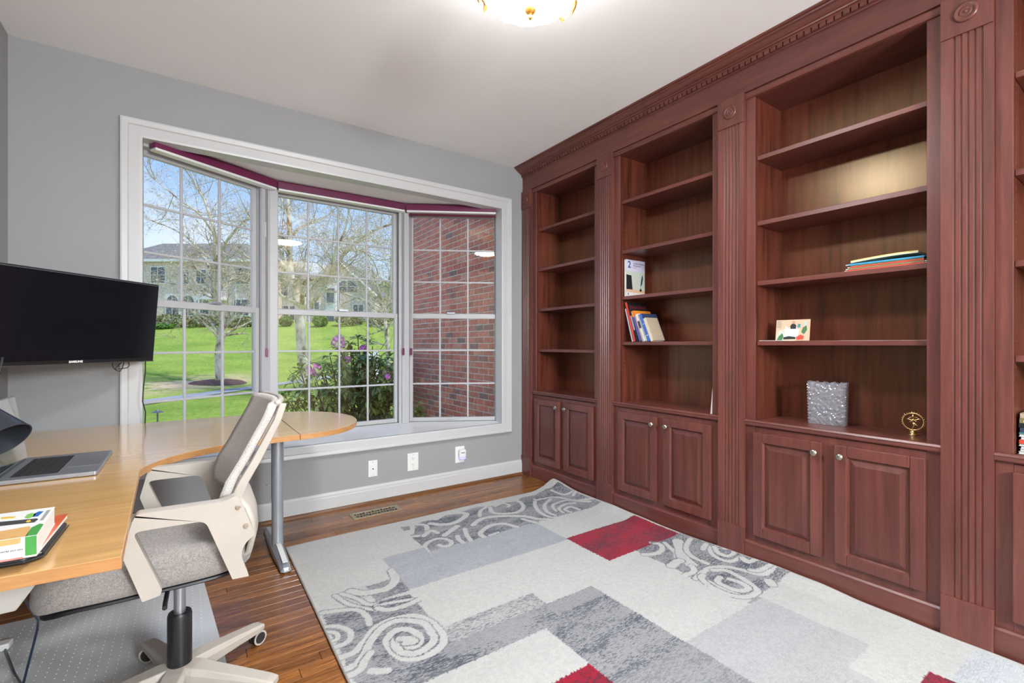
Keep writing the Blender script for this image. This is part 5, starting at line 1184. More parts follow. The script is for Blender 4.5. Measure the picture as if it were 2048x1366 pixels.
# crystal vase
vs_ = thing('crystal_vase', 'rectangular cut crystal vase with ruffled edges on the bookcase deck', 'vase', (2.69, 1.05, .7555))
g = G(); per = []; HX, HY = .042, .0765; NS, NLg = 14, 26
for i in range(NLg): per.append((HX, -HY+2*HY*i/NLg))
for i in range(NS): per.append((HX-2*HX*i/NS, HY))
for i in range(NLg): per.append((-HX, HY-2*HY*i/NLg))
for i in range(NS): per.append((-HX+2*HX*i/NS, -HY))
N = len(per)
def vring(z, inner, amp):
    out = []; k_ = (z-.7556)/.2115; cl = .95+.06*k_
    for i, (u, v) in enumerate(per):
        front = abs(u) >= HX-1e-6; s_ = v/HY if front else u/HX; edge_ = (abs(v) > HY*.9 and abs(u) > HX*.8)
        rip = math.sin(z*215+(0 if v > 0 else 1.4))*amp*(2.2 if abs(v) > HY*.86 else .0)
        sw = amp*.9*math.sin(v*150+math.sin(z*70)*2.6+z*60)*math.cos(z*120-v*70+1.3*math.sin(v*90)) if front else amp*.9*math.sin(u*160+z*90)
        uu, vv_ = u*cl*(1-inner/HX), v*cl*(1-inner/HY)
        if front: uu += math.copysign(sw, u)
        vv_ += math.copysign(rip, v)
        if not front: vv_ += math.copysign(abs(sw)*.8, v)
        ca2, sa2 = math.cos(.22), math.sin(.22)
        out.append((2.700+uu*ca2-vv_*sa2, 1.052+uu*sa2+vv_*ca2, z+(.0035*math.sin(i*.9)+.0025*math.sin(i*2.3+1) if z > .962 else 0)))
    return out
zs = [.7556+.2115*i/46 for i in range(47)]
rings = [vring(z, 0, .0038) for z in zs]+[vring(z, .008, .0008) for z in [.966, .93, .85, .79, .775]]
vv = [p for r in rings for p in r]; nr = len(rings)
fs = [(i*N+j, i*N+(j+1) % N, i*N+N+(j+1) % N, i*N+N+j) for i in range(nr-1) for j in range(N)]+[tuple(range(N))[::-1], tuple((nr-1)*N+j for j in range(N))]
g.add(vv, fs); g.obj('vase_body', M['crystal'], vs_)
# brass ring figure
bf = thing('brass_figurine', 'small brass dancing figure inside a toothed ring on a round foot', 'figurine', (2.683, .703, .7555))
fy, fz, fx, R0 = .703, .8155, 2.683, .0375
g = G(); g.tube([(fx, fy+R0*math.cos(a), fz+R0*math.sin(a)) for a in [2*math.pi*i/40 for i in range(40)]], .0032, 8, closed=True)
for i in range(26):
    a = -math.pi/2+.32+(2*math.pi-.64)*i/25; c, s = math.cos(a), math.sin(a); g.tube([(fx, fy+(R0+.001)*c, fz+(R0+.001)*s), (fx, fy+(R0+.0055)*c, fz+(R0+.0055)*s), (fx, fy+(R0+.0065)*c, fz+(R0+.0065)*s)], [.0016, .0019, .0006], 6)
g.obj('flame_ring', M['brass'], bf, smooth='all')
G().lathe([(.0005, 0), (.021, 0), (.021, .003), (.015, .006), (.012, .009), (.013, .015), (.009, .021), (.004, .024), (.0005, .025)], (fx, fy, .7556), 24).obj('foot', M['brass'], bf, smooth='all')
fg = G(); P = lambda a, b: (fx, fy-a*.001, fz+b*.001)
for pts, r in (([(0, -36), (-2, -30), (2, -22), (4, -14), (-1, -4)], [.0025, .0025, .003, .0035, .004]), ([(-1, -4), (10, -10), (16, -18), (8, -13), (3, -17)], [.004, .0032, .0026, .0022, .0014]), ([(-1, -4), (0, 6), (1, 12)], [.004, .0045, .005]),
               ([(1, 12), (0, 17), (0, 20)], [.002, .002, .002]), ([(1, 11), (12, 9), (20, 14), (28, 10)], [.0025, .0022, .002, .0015]), ([(1, 11), (-10, 6), (-16, 11), (-26, 6)], [.0025, .0022, .002, .0015]),
               ([(1, 10), (9, 3), (18, 2)], [.0022, .002, .0013]), ([(1, 10), (-8, 0), (-20, -6)], [.0022, .002, .0013]), ([(-4, 20), (-14, 16), (-24, 10)], [.0016, .0014, .001]), ([(4, 20), (13, 20), (20, 16)], [.0016, .0014, .001])):
    fg.tube([P(a, b) for a, b in pts], r, 8)
fg.lathe([(.0005, -.006), (.004, -.0045), (.0055, 0), (.0045, .004), (.002, .007), (.001, .011)], (fx, fy, fz+.023), 14)
fg.obj('dancing_figure', M['brass'], bf, smooth='all')
# flat stack at the right edge
z = .7562
for i, (c, th, lab) in enumerate((('sage', .009, 'pale booklet at the very bottom of the flat stack'), ('palegreen', .009, 'pale green booklet second from stack bottom'), ('paleblue', .010, 'pale blue-white booklet third from stack bottom'), ('palegreen', .009, 'thin greenish booklet just under the red one'),
        ('red', .0145, 'red-spined book in the middle of the flat stack'), ('white', .010, 'white booklet resting on the red-spined book'), ('paleblue', .010, 'light blue booklet in the upper half of stack'), ('teal', .007, 'thin teal book below the navy one'), ('navy', .015, 'dark navy book in the upper part of the flat stack'),
        ('black', .017, 'black magazine with small pale lettering in the flat stack'), ('olive', .018, 'olive and yellow magazine second from the stack top'), ('tan', .018, 'brownish picture magazine topping the flat stack'))):
    t = thing('stacked_book', lab, 'book', (2.64, .25, z), 'flat stack in the rightmost bookcase')
    y1_ = .358-(.002*(i % 3)); x0 = 2.538+.003*((i*7) % 4)
    G().box(x0+.002, .13, z+.0012, x0+.20, y1_-.002, z+th-.0012).obj('page_block', M['paper'], t)
    g = G(); g.box(x0, .128, z, x0+.205, y1_, z+.0011); g.box(x0, .128, z+th-.0011, x0+.205, y1_, z+th); g.obj('cover', CV[c], t)
    if c in ('red', 'navy', 'black', 'olive', 'tan', 'teal'): G().box(x0-.0008, .128, z, x0+.0009, y1_, z+th).obj('spine', CV[c], t)
    if c == 'olive': G().box(x0-.0014, .13, z+th*.15, x0-.0009, y1_-.01, z+th*.6).obj('spine_band', CV['yellow'], t)
    if c == 'black':
        g = G(); rr = random.Random(5)
        for q in range(9): yq = y1_-.03-q*.012; g.box(x0-.0014, yq-.006*rr.random()-.003, z+th*.3, x0-.0009, yq, z+th*.6)
        g.obj('spine_lettering', CV['white'], t)
    z += th+.0004

# ================================================================== OUTDOORS
def RY(x): return max(800-.129*(x-291), 733)
def gz(X, Y):
    w_ = X*S_+Y*C_; u_ = X*C_-Y*S_
    if w_ < 1: return -.6
    x = min(max(1024+FPX*u_/w_, 100), 1000); tr = 1.763*FPX/(RY(x)-688.72)
    f = min(max((w_-tr)/(46-tr), 0), 1.35); f = f if f < 1 else 1+(f-1)*.5
    return -.6+3.72*f*f*(1.6-.6*f) if f <= 1 else -.6+3.72*f
def gzs(X, Y): return gz(X, Y)
g = G(); na, nr_ = 90, 80; vs = []; bare = []
for i in range(nr_+1):
    t = 3.2*(95/3.2)**(i/nr_)
    for j in range(na+1):
        x = -2600+(3600)*j/na; d = D(x, 688.72); P_ = d*t; X_, Y_ = P_.x, max(P_.y, 3.7)
        z = gz(X_, Y_); vs.append((X_, Y_, z)); xx = x; tr = 1.763*FPX/(RY(min(max(xx, 100), 1000))-688.72)
        bare.append((max(0, 1-abs(t-(tr+3.5))/3.2)*max(0, min(1, (560-xx)/120)) if xx > -400 else .3)*1.15+.05)
g.add(vs, [(i*(na+1)+j, i*(na+1)+j+1, (i+1)*(na+1)+j+1, (i+1)*(na+1)+j) for i in range(nr_) for j in range(na)])
ln = g.obj('lawn', M['grass'], smooth='all'); at_ = ln.data.attributes.new('bare', 'FLOAT', 'POINT'); at_.data.foreach_set('value', bare); S(ln, 'sloping green lawn rising behind the path', None)
# path
g = G(); vs = []
for x in range(-700, 1000, 25):
    tr = 1.763*FPX/(RY(x)-688.72); 
    for dt in (-.05, -1.25-.02*(tr-14)): p = D(x, 688.72)*(tr+dt); vs.append((p.x, p.y, gz(p.x, p.y)+.02))
n = len(vs)//2; g.add(vs, [(2*i, 2*i+1, 2*i+3, 2*i+2) for i in range(n-1)]); S(g.obj('path', M['asphalt']), 'grey asphalt path crossing the lawn')
# brick wall beside the window, every brick its own piece
BWX = 2.64
bw_ = G().box(BWX+.0035, 3.585, -.65, BWX+.30, 6.79, 5.2).obj('wall_exterior', M['mortar']); S(bw_, 'red brick side wall outside the right window')
ch_, cl_ = .0677, .2032; bh, bl = .0580, .191
bm1 = []
for q in range(5):
    r_ = random.Random(q); j = lambda s=.0016: r_.uniform(-s, s)
    gg = G(); b_ = .003
    v = [(0, 0, 0), (0, bl, 0), (0, bl, bh), (0, 0, bh)]
    back = [(0+.012, y_+j(), z_+j()) for _, y_, z_ in v]; front = [(-.0+.0025, y_+j(), z_+j()) for _, y_, z_ in v]
    ins = [(-.0005+j(.0008), y_+(b_ if y_ == 0 else -b_)+j(.001), z_+(b_ if z_ == 0 else -b_)+j(.001)) for _, y_, z_ in v]
    gg.add(back+front+ins, [(0, 4, 5, 1), (1, 5, 6, 2), (2, 6, 7, 3), (3, 7, 4, 0), (4, 8, 9, 5), (5, 9, 10, 6), (6, 10, 11, 7), (7, 11, 8, 4), (8, 11, 10, 9)])
    bm1.append(gg.mesh('brick', M['brick']))
bricks = []
rb = random.Random(11)
rowi = 0; z = -.58
while z < 4.4:
    y = 6.785-bl-(.1016 if rowi % 2 else 0)
    while y > 3.58:
        bricks.append((y, z)); y -= cl_
    z += ch_; rowi += 1
def vis(y, z):
    w_ = BWX*S_+y*C_; x = 1024+FPX*(BWX*C_-y*S_)/w_; yy = 688.72-FPX*(z-EYE)/w_; return 818 < x < 1000 and 425 < yy < 838
vb = sorted([b for b in bricks if vis(b[0]+bl/2, b[1]+bh/2)], key=lambda b: b[0]); sel = set(vb[:300]); rest = G()
for (y, z) in bricks:
    if (y, z) in sel: inst('brick', rb.choice(bm1), bw_, (BWX, y, z))
    else:
        k = rb.uniform(0, .002); rest.add([(BWX+.008, y, z), (BWX+.008, y+bl, z), (BWX+.008, y+bl, z+bh), (BWX+.008, y, z+bh), (BWX-k, y+.002, z+.002), (BWX-k, y+bl-.002, z+.002), (BWX-k, y+bl-.002, z+bh-.002), (BWX-k, y+.002, z+bh-.002)],
            [(0, 4, 5, 1), (1, 5, 6, 2), (2, 6, 7, 3), (3, 7, 4, 0), (4, 7, 6, 5)])
rest.obj('brickwork', M['brick2'], bw_, kind='stuff')
# leaf scatter helper
def scatter(name, mat, pts, size, parent=None, seed=1, asp=.45, jit=1.0, fold=.2, **kw):
    r_ = np.random.RandomState(seed); n = len(pts); P = np.array(pts, float); d = r_.normal(size=(n, 3)); d /= np.linalg.norm(d, axis=1)[:, None]
    e_ = r_.normal(size=(n, 3)); e_ -= d*(d*e_).sum(1)[:, None]; e_ /= np.linalg.norm(e_, axis=1)[:, None]; s = size*r_.uniform(.6, 1.35, (n, 1))
    V = np.stack([P-d*s, P-e_*s*asp, P+d*s, P+e_*s*asp], 1).reshape(-1, 3); F = np.arange(n*4).reshape(-1, 4)
    me = bpy.data.meshes.new(name); me.from_pydata(V.tolist(), [], F.tolist()); me.materials.append(mat); return link(name, me, parent, **kw)
# trees
def tree(label, base, limbs, tw, seed, bud, nb, bsize, group='bare spring trees on the lawn', maxd=4, spread=1.0, mulch=1.1, down=0, parentname='sycamore_tree'):
    r_ = random.Random(seed); base = Vector(base); t = thing(parentname, label, 'tree', base, group)
    trunk = G(); tips = []; twg = G()
    def grow(p, d, r, L, depth):
        n = 4; pts = [p]; rs = [r]; dd = d.copy(); q = p.copy()
        for i in range(n):
            dd = (dd+Vector((r_.gauss(0, .16), r_.gauss(0, .16), r_.gauss(.03, .13)))*spread).normalized(); q = q+dd*L/n; pts.append(q.copy()); rs.append(r*(1-.6*(i+1)/n))
        (trunk if r > .022 else twg).tube(pts, rs, 5 if r > .02 else 3, cap=False)
        for i in range(1, len(pts)): tips.append((pts[i], depth))
        if depth < maxd:
            for k in range(3 if depth < 2 else 3):
                i = r_.choice((1, 2, 3, 4)); ax = Vector((r_.gauss(0, 1), r_.gauss(0, 1), r_.gauss(.15, .7))).normalized(); nd = (dd*.75+ax*.75).normalized()
                grow(pts[i], nd, max(rs[i]*.66, .006), L*r_.uniform(.5, .8), depth+1)
    for (pts, r0, r1, den, L) in limbs:
        # smooth polyline
        P_ = [Vector(p) for p in pts]; Q = []
        for i in range(len(P_)-1):
            a = P_[max(i-1, 0)]; b = P_[i]; c = P_[i+1]; e_ = P_[min(i+2, len(P_)-1)]
            for q in range(4):
                s = q/4; Q.append(.5*((2*b)+(-a+c)*s+(2*a-5*b+4*c-e_)*s*s+(-a+3*b-3*c+e_)*s**3))
        Q.append(P_[-1]); n = len(Q); rs = [r0+(r1-r0)*i/(n-1) for i in range(n)]; trunk.tube(Q, rs, 10)
        for k in range(den):
            i = r_.randint(max(1, n//5), n-1); dirn = (Q[i]-Q[i-1]).normalized(); ax = Vector((r_.gauss(0, 1), r_.gauss(0, 1), r_.gauss(.25-down, .5))).normalized()
            grow(Q[i], (dirn*.5+ax).normalized(), max(rs[i]*.42, .018), L*r_.uniform(.6, 1.2), 1)
        if den: grow(Q[-1], (Q[-1]-Q[-2]).normalized(), rs[-1]*.9, L, 1)
    trunk.obj('trunk', M['bark'], t, smooth='all')
    twg.obj('twigs', M['twig'], t, kind='stuff')
    pts = []
    cand = [p for p, d_ in tips if d_ >= 2]
    for i in range(nb):
        p = r_.choice(cand); pts.append((p.x+r_.gauss(0, .10), p.y+r_.gauss(0, .10), p.z+r_.gauss(0, .10)))
    scatter('buds', M[bud], pts, bsize, t, seed, .5, kind='stuff')
    if mulch:
        gg = G(); n = 28; vs = [(base.x, base.y, base.z+.16)]
        for k_, (rr, h) in enumerate(((.5, .13), (.85, .07), (1.0, .0))):
            for i in range(n):
                a = 2*math.pi*i/n; r2 = mulch*rr*(1+.06*math.sin(3*a+seed)); X_, Y_ = base.x+r2*math.cos(a), base.y+r2*math.sin(a); vs.append((X_, Y_, gz(X_, Y_)+h+.012))
        gg.add(vs, [(0, 1+i, 1+(i+1) % n) for i in range(n)]+[(1+k_*n+i, 1+k_*n+n+i, 1+k_*n+n+(i+1) % n, 1+k_*n+(i+1) % n) for k_ in range(2) for i in range(n)])
        mo = gg.obj('mulch_ring', M['mulch'], smooth='all'); tag(mo, 'brown mulch ring at the foot of the '+label.split(',')[0], 'mulch', 'mulch rings round the lawn trees')
    return t
def L_(t, *pp): return [W(x, y, t*(1+(dt_ if len(p3) > 2 else 0))) for p3 in pp for x, y, dt_ in [(p3[0], p3[1], p3[2] if len(p3) > 2 else 0)]]
t1 = 20.6; b1 = W(440, 766, t1); b1.z = gz(b1.x, b1.y)
tree('slim pale tree, framed by the left angled window', b1, [
    (([b1-Vector((0, 0, .1))]+L_(t1, (439, 740), (438, 705), (442, 672), (444, 640), (436, 600), (431, 560), (432, 512), (429, 466), (420, 435), (408, 400), (388, 366))), .19, .035, 34, 1.9),
    (L_(t1, (438, 672), (430, 655), (417, 640, .03), (398, 632, .05), (380, 640, .06)), .07, .02, 5, 1.2), (L_(t1, (444, 662), (458, 645, -.02), (476, 632, -.05), (492, 612, -.06)), .07, .025, 6, 1.3),
    (L_(t1, (432, 560), (410, 520, .04), (380, 480, .08), (340, 455, .1), (300, 440, .12)), .07, .02, 9, 1.5), (L_(t1, (432, 520), (455, 480, -.05), (480, 450, -.08), (515, 420, -.1)), .07, .02, 9, 1.5),
    (L_(t1, (436, 600), (410, 590, .05), (370, 575, .08), (320, 560, .1)), .05, .015, 8, 1.4), (L_(t1, (429, 470), (400, 430, -.04), (360, 400, -.08), (310, 360, -.1)), .05, .015, 8, 1.5), (L_(t1, (436, 580), (460, 560, .04), (490, 550, .06), (530, 560, .08)), .05, .015, 7, 1.4)],
    1, 5, 'bud', 9500, .032)
t2 = 17.5; b2 = W(607, 784, t2); b2.z = gz(b2.x, b2.y)
tree('large mottled sycamore, forking behind the centre window', b2, [
    (([b2-Vector((0, 0, .1))]+L_(t2, (608, 740), (604, 700), (601, 665), (600, 635), (602, 615))), .20, .17, 0, 1),
    (L_(t2, (600, 622), (592, 590), (584, 560), (580, 530), (579, 490), (579, 455), (576, 410), (571, 360), (566, 300)), .165, .05, 22, 1.7),
    (L_(t2, (603, 625), (625, 603), (642, 582), (655, 562), (676, 523), (698, 498), (716, 481), (740, 465), (786, 447), (830, 440)), .125, .03, 22, 1.5),
    (L_(t2, (604, 620), (605, 590, -.04), (607, 570, -.06), (622, 558, -.08), (655, 545, -.1), (672, 500, -.12), (690, 460, -.14), (700, 410, -.15)), .09, .025, 16, 1.4),
    (L_(t2, (601, 612), (588, 604, -.05), (572, 598, -.08), (556, 585, -.1), (530, 575, -.12)), .075, .02, 6, 1.2), (L_(t2, (590, 585), (575, 545, .05), (560, 500, .09), (545, 460, .12)), .08, .02, 12, 1.4),
    (L_(t2, (645, 583), (680, 585, .04), (712, 595, .06), (740, 605, .08), (760, 625, .1)), .05, .015, 8, 1.2), (L_(t2, (698, 498), (720, 500, .05), (745, 520, .08), (760, 560, .1)), .05, .015, 9, 1.2),
    (L_(t2, (579, 480), (600, 455, .04), (640, 440, .06), (680, 410, .08)), .06, .015, 10, 1.4)],
    1, 9, 'bud', 12500, .028, mulch=0)
t3 = 30.0; b3 = W(777, 722, t3); b3.z = gz(b3.x, b3.y)
tree('thin distant tree, right edge of the centre window', b3, [
    (([b3-Vector((0, 0, .1))]+L_(t3, (776, 700), (773, 672), (770, 640), (764, 600), (752, 565), (742, 530))), .16, .04, 18, 2.3),
    (L_(t3, (771, 640), (778, 600), (782, 550), (783, 500), (784, 440)), .11, .03, 20, 2.2), (L_(t3, (768, 620), (745, 590, .03), (720, 575, .05), (700, 560, .08)), .07, .02, 9, 2.0), (L_(t3, (774, 615), (800, 590, -.03), (830, 575, -.05)), .06, .02, 5, 1.8)],
    1, 13, 'bud', 6500, .046, mulch=1.3)
# distant leafy tree
def blob(c, rad, n, seed):
    r_ = random.Random(seed); out = []
    for i in range(n):
        v = Vector((r_.gauss(0, 1), r_.gauss(0, 1), r_.gauss(0, 1))).normalized()*(.62+.38*r_.random()**.5); out.append((c[0]+v.x*rad[0], c[1]+v.y*rad[1], c[2]+v.z*rad[2]))
    return out
def shrub(label, px, t, wpx, hpx, mat, seed, n=500, size=.12, cat='shrub', nm='shrub', group='shrubs along the top of the lawn', zb=None):
    p = W(px, 688.72, t); z0 = gz(p.x, p.y) if zb is None else zb; hw = wpx/2/FPX*t; h = hpx/FPX*t
    th = thing(nm, label, cat, (p.x, p.y, z0), group)
    g = G(); 
    for q in range(4):
        a = 2*math.pi*q/4+seed; g.tube([(p.x, p.y, z0-.1), (p.x+.15*hw*math.cos(a), p.y+.15*hw*math.sin(a), z0+h*.35), (p.x+.55*hw*math.cos(a), p.y+.55*hw*math.sin(a), z0+h*.75)], [.03*t/45, .02*t/45, .01], 5)
    g.obj('stems', M['stem'], th)
    scatter('foliage', M[mat], [q for q in blob((p.x, p.y, z0+h*.5), (hw, hw*.7, h*.52), n, seed)], size, th, seed, .5, kind='stuff')
for i, (px, t, w_, h_, mt2, lab) in enumerate(((345, 44, 70, 26, 'bush', 'tan-green shrub below the left house, nearest the television'), (405, 44.5, 60, 22, 'bush', 'olive shrub clump behind the slim left tree'), (455, 44, 46, 20, 'bush', 'tawny shrub clump at the right side of left house'),
        (330, 43, 40, 10, 'bush2', 'low green hedge clump at the far left of the lawn top'), (572, 45, 26, 20, 'bush2', 'bright green shrub left of the big sycamore trunk'), (640, 45, 30, 24, 'bush2', 'rounded green shrub right of the sycamore trunk'), (700, 46, 60, 18, 'bush', 'brownish hedge clump under the gabled house'), (760, 46, 50, 16, 'bush', 'brownish hedge clump at the far right of lawn top'),
        (500, 45, 50, 18, 'bush', 'dull shrub between the two houses'))):
    shrub(lab, px, t, w_, h_, mt2, i+1, 700, .13)
shrub('tall light green tree beyond the gabled house', 770, 62, 46, 110, 'softleaf', 40, 2200, .22, 'tree', 'leafy_tree', 'distant leafy trees', 2.2)
shrub('rounded distant green tree far left beyond the houses', 250, 75, 120, 120, 'softleaf', 41, 1500, .3, 'tree', 'leafy_tree', 'distant leafy trees', 2.0)
# houses ---------------------------------------------------------------
def house(label, x0, x1, t, zb, zt, ridge, mat, wins, gable=None, depth=9, slope=None, cols=()):
    A_ = W(x0, 688.72, t); B_ = W(x1, 688.72, t*(1 if slope is None else slope)); A_.z = B_.z = 0; u = (B_-A_); L = u.length; u.normalize(); n = Vector((-u.y, u.x, 0))
    if n.y < 0: n = -n
    th = thing('house', label, 'house', ((A_+B_)/2+Vector((0, 0, zb))), None)
    def f(s, d, z): p = A_+u*s+n*d; return (p.x, p.y, z)
    def bx(g, s0, s1, d0, d1, z0, z1): g.obox(f(s0, d0, z0), Vector(f(s1, d0, z0))-Vector(f(s0, d0, z0)), Vector(f(s0, d1, z0))-Vector(f(s0, d0, z0)), (0, 0, z1-z0))
    g = G(); bx(g, 0, L, 0, depth, zb-1, zt); g.obj('walls', mat, th)
    if gable is None:
        o = .5; g = G(); vs = [f(-o, -o, zt), f(L+o, -o, zt), f(L+o, depth+o, zt), f(-o, depth+o, zt), f(depth*.42, depth/2, ridge), f(L-depth*.42, depth/2, ridge)]
        vs2 = [(a, b, c-.25) for a, b, c in vs[:4]]
        g.add(vs, [(0, 1, 5, 4), (1, 2, 5), (2, 3, 4, 5), (3, 0, 4)]); g.add(vs2, [(0, 3, 2, 1)]); g.obj('roof', M['roof'], th)
    else:
        o = .35; g = G(); pk = gable*L; vs = [f(-o, -o, zt-.2), f(pk, -o, ridge), f(L+o, -o, zt-.2), f(-o, depth, zt-.2), f(pk, depth, ridge), f(L+o, depth, zt-.2)]
        top_ = [(a, b, c+.22) for a, b, c in vs]; g.add(vs+top_, [(0, 1, 4, 3), (1, 2, 5, 4), (6, 9, 10, 7), (7, 10, 11, 8), (0, 6, 7, 1), (1, 7, 8, 2), (3, 4, 10, 9), (4, 5, 11, 10), (0, 3, 9, 6), (2, 8, 11, 5)]); g.obj('roof', M['roof'], th)
        g = G(); g.add([f(0, 0, zt-.01), f(L, 0, zt-.01), f(pk, 0, ridge-.1), f(0, .2, zt-.01), f(L, .2, zt-.01), f(pk, .2, ridge-.1)], [(0, 1, 2), (3, 5, 4), (0, 2, 5, 3), (1, 4, 5, 2)]); g.obj('gable_wall', mat, th)
        for a, b in ((vs[0], vs[1]), (vs[1], vs[2])):
            G().tube([a, b], .13, 4).obj('barge_board', M['hwhite'], th)
    g = G(); bx(g, -.45, L+.45, -.5, -.3, zt-.32, zt-.02) if gable is None else None
    if gable is None: g.obj('eaves_board', M['hwhite'], th); G().box(0,0,0,0,0,0)
    for (s, z, ww, hh, arch) in wins:
        s = s*L; g = G()
        bx(g, s-ww/2-.14, s+ww/2+.14, -.07, .02, z-.14, z+hh+.14); fr = g.obj('window_frame', M['hwhite'], th)
        g = G()
        if arch: g.prism([(s+ww/2*math.cos(a), z+hh*.6+hh*.4*math.sin(a)) for a in [math.pi*q/10 for q in range(11)]]+[(s-ww/2, z), (s+ww/2, z)], lambda a, b, w_: f(a, w_, b), -.10, -.06)
        else: bx(g, s-ww/2, s+ww/2, -.10, -.06, z, z+hh)
        g.obj('pane', M['hglass'], fr)
        g = G(); bx(g, s-.03, s+.03, -.13, -.10, z, z+hh); bx(g, s-ww/2, s+ww/2, -.13, -.10, z+hh*.5-.03, z+hh*.5+.03); g.obj('muntin', M['hwhite'], fr)
    return th, f, bx, L
hA, fA, bA, LA = house('long pale brick house with a hipped grey roof seen through the left window', 225, 512, 52, 3.2, 10.6, 13.1, M['hbrick'],
    [(.32, 8.0, 1.5, 1.7, 0), (.50, 7.9, 1.0, 1.5, 0), (.62, 7.9, 1.0, 1.5, 0), (.72, 7.9, 1.0, 1.5, 0), (.92, 7.9, 1.7, 1.7, 0), (.42, 4.4, 1.3, 2.2, 1), (.53, 4.4, 1.3, 2.2, 1), (.63, 4.4, 1.3, 2.2, 1), (.74, 3.6, 1.0, 1.2, 0), (.90, 4.4, 1.5, 1.7, 0), (.12, 8.0, 1.3, 1.6, 0), (.15, 4.4, 1.3, 1.7, 0)], depth=7)
g = G(); bA(g, .66*LA, .80*LA, -1.6, 0, 6.0, 6.35); bA(g, .66*LA, .67*LA, -1.6, -1.4, 3.2, 6.0); bA(g, .79*LA, .80*LA, -1.6, -1.4, 3.2, 6.0); g.obj('porch', M['hwhite'], hA)
g = G(); g.add([fA(.50*LA, -.2, 10.6), fA(.80*LA, -.2, 10.6), fA(.65*LA, 1.5, 13.0), fA(.65*LA, 5, 13.0)], [(0, 1, 2), (0, 2, 3), (1, 3, 2)]); g.obj('dormer_roof', M['roof'], hA)
G().box(0, 0, 0, 1, 1, 1) 
g = G(); bA(g, .47*LA, .475*LA, -.12, .0, 3.0, 10.4); bA(g, .86*LA, .865*LA, -.12, .0, 3.0, 10.4); g.obj('downspout', M['hwhite'], hA)
hB, fB, bB, LB = house('pale house with a low grey roof behind the big sycamore', 528, 606, 58, 3.2, 9.4, 11.6, M['hsiding'], [(.2, 7.2, 1.1, 1.5, 0), (.5, 7.2, 1.1, 1.5, 0), (.2, 4.2, 1.2, 1.7, 0), (.5, 4.2, 1.2, 1.7, 0), (.8, 4.2, 1.2, 1.7, 0)], depth=5)
hC, fC, bC, LC = house('gabled pale house with white barge boards seen through the centre window', 612, 750, 54, 3.2, 6.9, 10.9, M['hbrick'], [(.40, 5.9, 1.5, 1.7, 0), (.40, 3.5, 1.5, 1.6, 0), (.60, 7.2, 2.3, 1.3, 1), (.76, 4.1, 1.1, 1.6, 0), (.12, 4.4, 1.1, 1.6, 0)], gable=.46, depth=6)
g = G(); bC(g, .33*LC, .47*LC, -.9, 0, 2.8, 7.9); g.obj('bay_projection', M['hwhite'], hC)
g = G(); bC(g, .35*LC, .45*LC, -1.0, -.91, 5.9, 7.5); bC(g, .35*LC, .45*LC, -1.0, -.91, 3.4, 4.9); g.obj('bay_pane', M['hglass'], hC)
# sign on a white post
sp = W(752, 688.72, 11); sp.z = gz(sp.x, sp.y)
sg = thing('sign_post', 'white post carrying a small dark green plaque, seen through the shrub', 'sign', sp)
zt_ = EYE-(703.5-688.7)/FPX*11
G().box(sp.x-.045, sp.y-.045, sp.z-.1, sp.x+.045, sp.y+.045, zt_).obj('post', M['hwhite'], sg, bevel=.008); G().box(sp.x-.30, sp.y-.03, zt_-.09, sp.x+.045, sp.y+.03, zt_-.03).obj('cross_arm', M['hwhite'], sg)
pl = G().box(sp.x-.24, sp.y-.035, zt_-.40, sp.x-.05, sp.y-.015, zt_-.10).obj('plaque', CV['green'], sg, bevel=.004)
G().tube([(sp.x-.145+.045*math.cos(a), sp.y-.037, zt_-.21+.06*math.sin(a)) for a in [2*math.pi*q/18 for q in range(18)]], .008, 5, closed=True).obj('emblem', M['hwhite'], pl)
G().tube([(sp.x-.145+.018*math.cos(a), sp.y-.037, zt_-.21+.03*math.sin(a)) for a in [2*math.pi*q/12 for q in range(12)]], .007, 5, closed=True).obj('emblem', M['hwhite'], pl)
g = G(); g.box(sp.x-.20, sp.y-.038, zt_-.33, sp.x-.09, sp.y-.035, zt_-.315); g.box(sp.x-.19, sp.y-.038, zt_-.365, sp.x-.10, sp.y-.035, zt_-.35); g.obj('plaque_lines', M['hwhite'], pl)
# garden path light
pl_ = W(315, 688.72, 8.7); zb = gz(pl_.x, pl_.y)
gl = thing('path_light', 'small mushroom-shaped garden path light on the lawn outside the left window', 'garden light', (pl_.x, pl_.y, zb))
M['bronze'] = plain('bronze_metal', (.20, .20, .22), .4, .8)
G().tube([(pl_.x, pl_.y, zb-.05), (pl_.x, pl_.y, zb+.50)], .015, 10).obj('stake', M['bronze'], gl); G().lathe([(.0005, .55), (.02, .545), (.03, .53), (.10, .505), (.10, .50), (.012, .497), (.0005, .497)], (pl_.x, pl_.y, zb), 24).obj('cap', M['bronze'], gl, smooth=True)
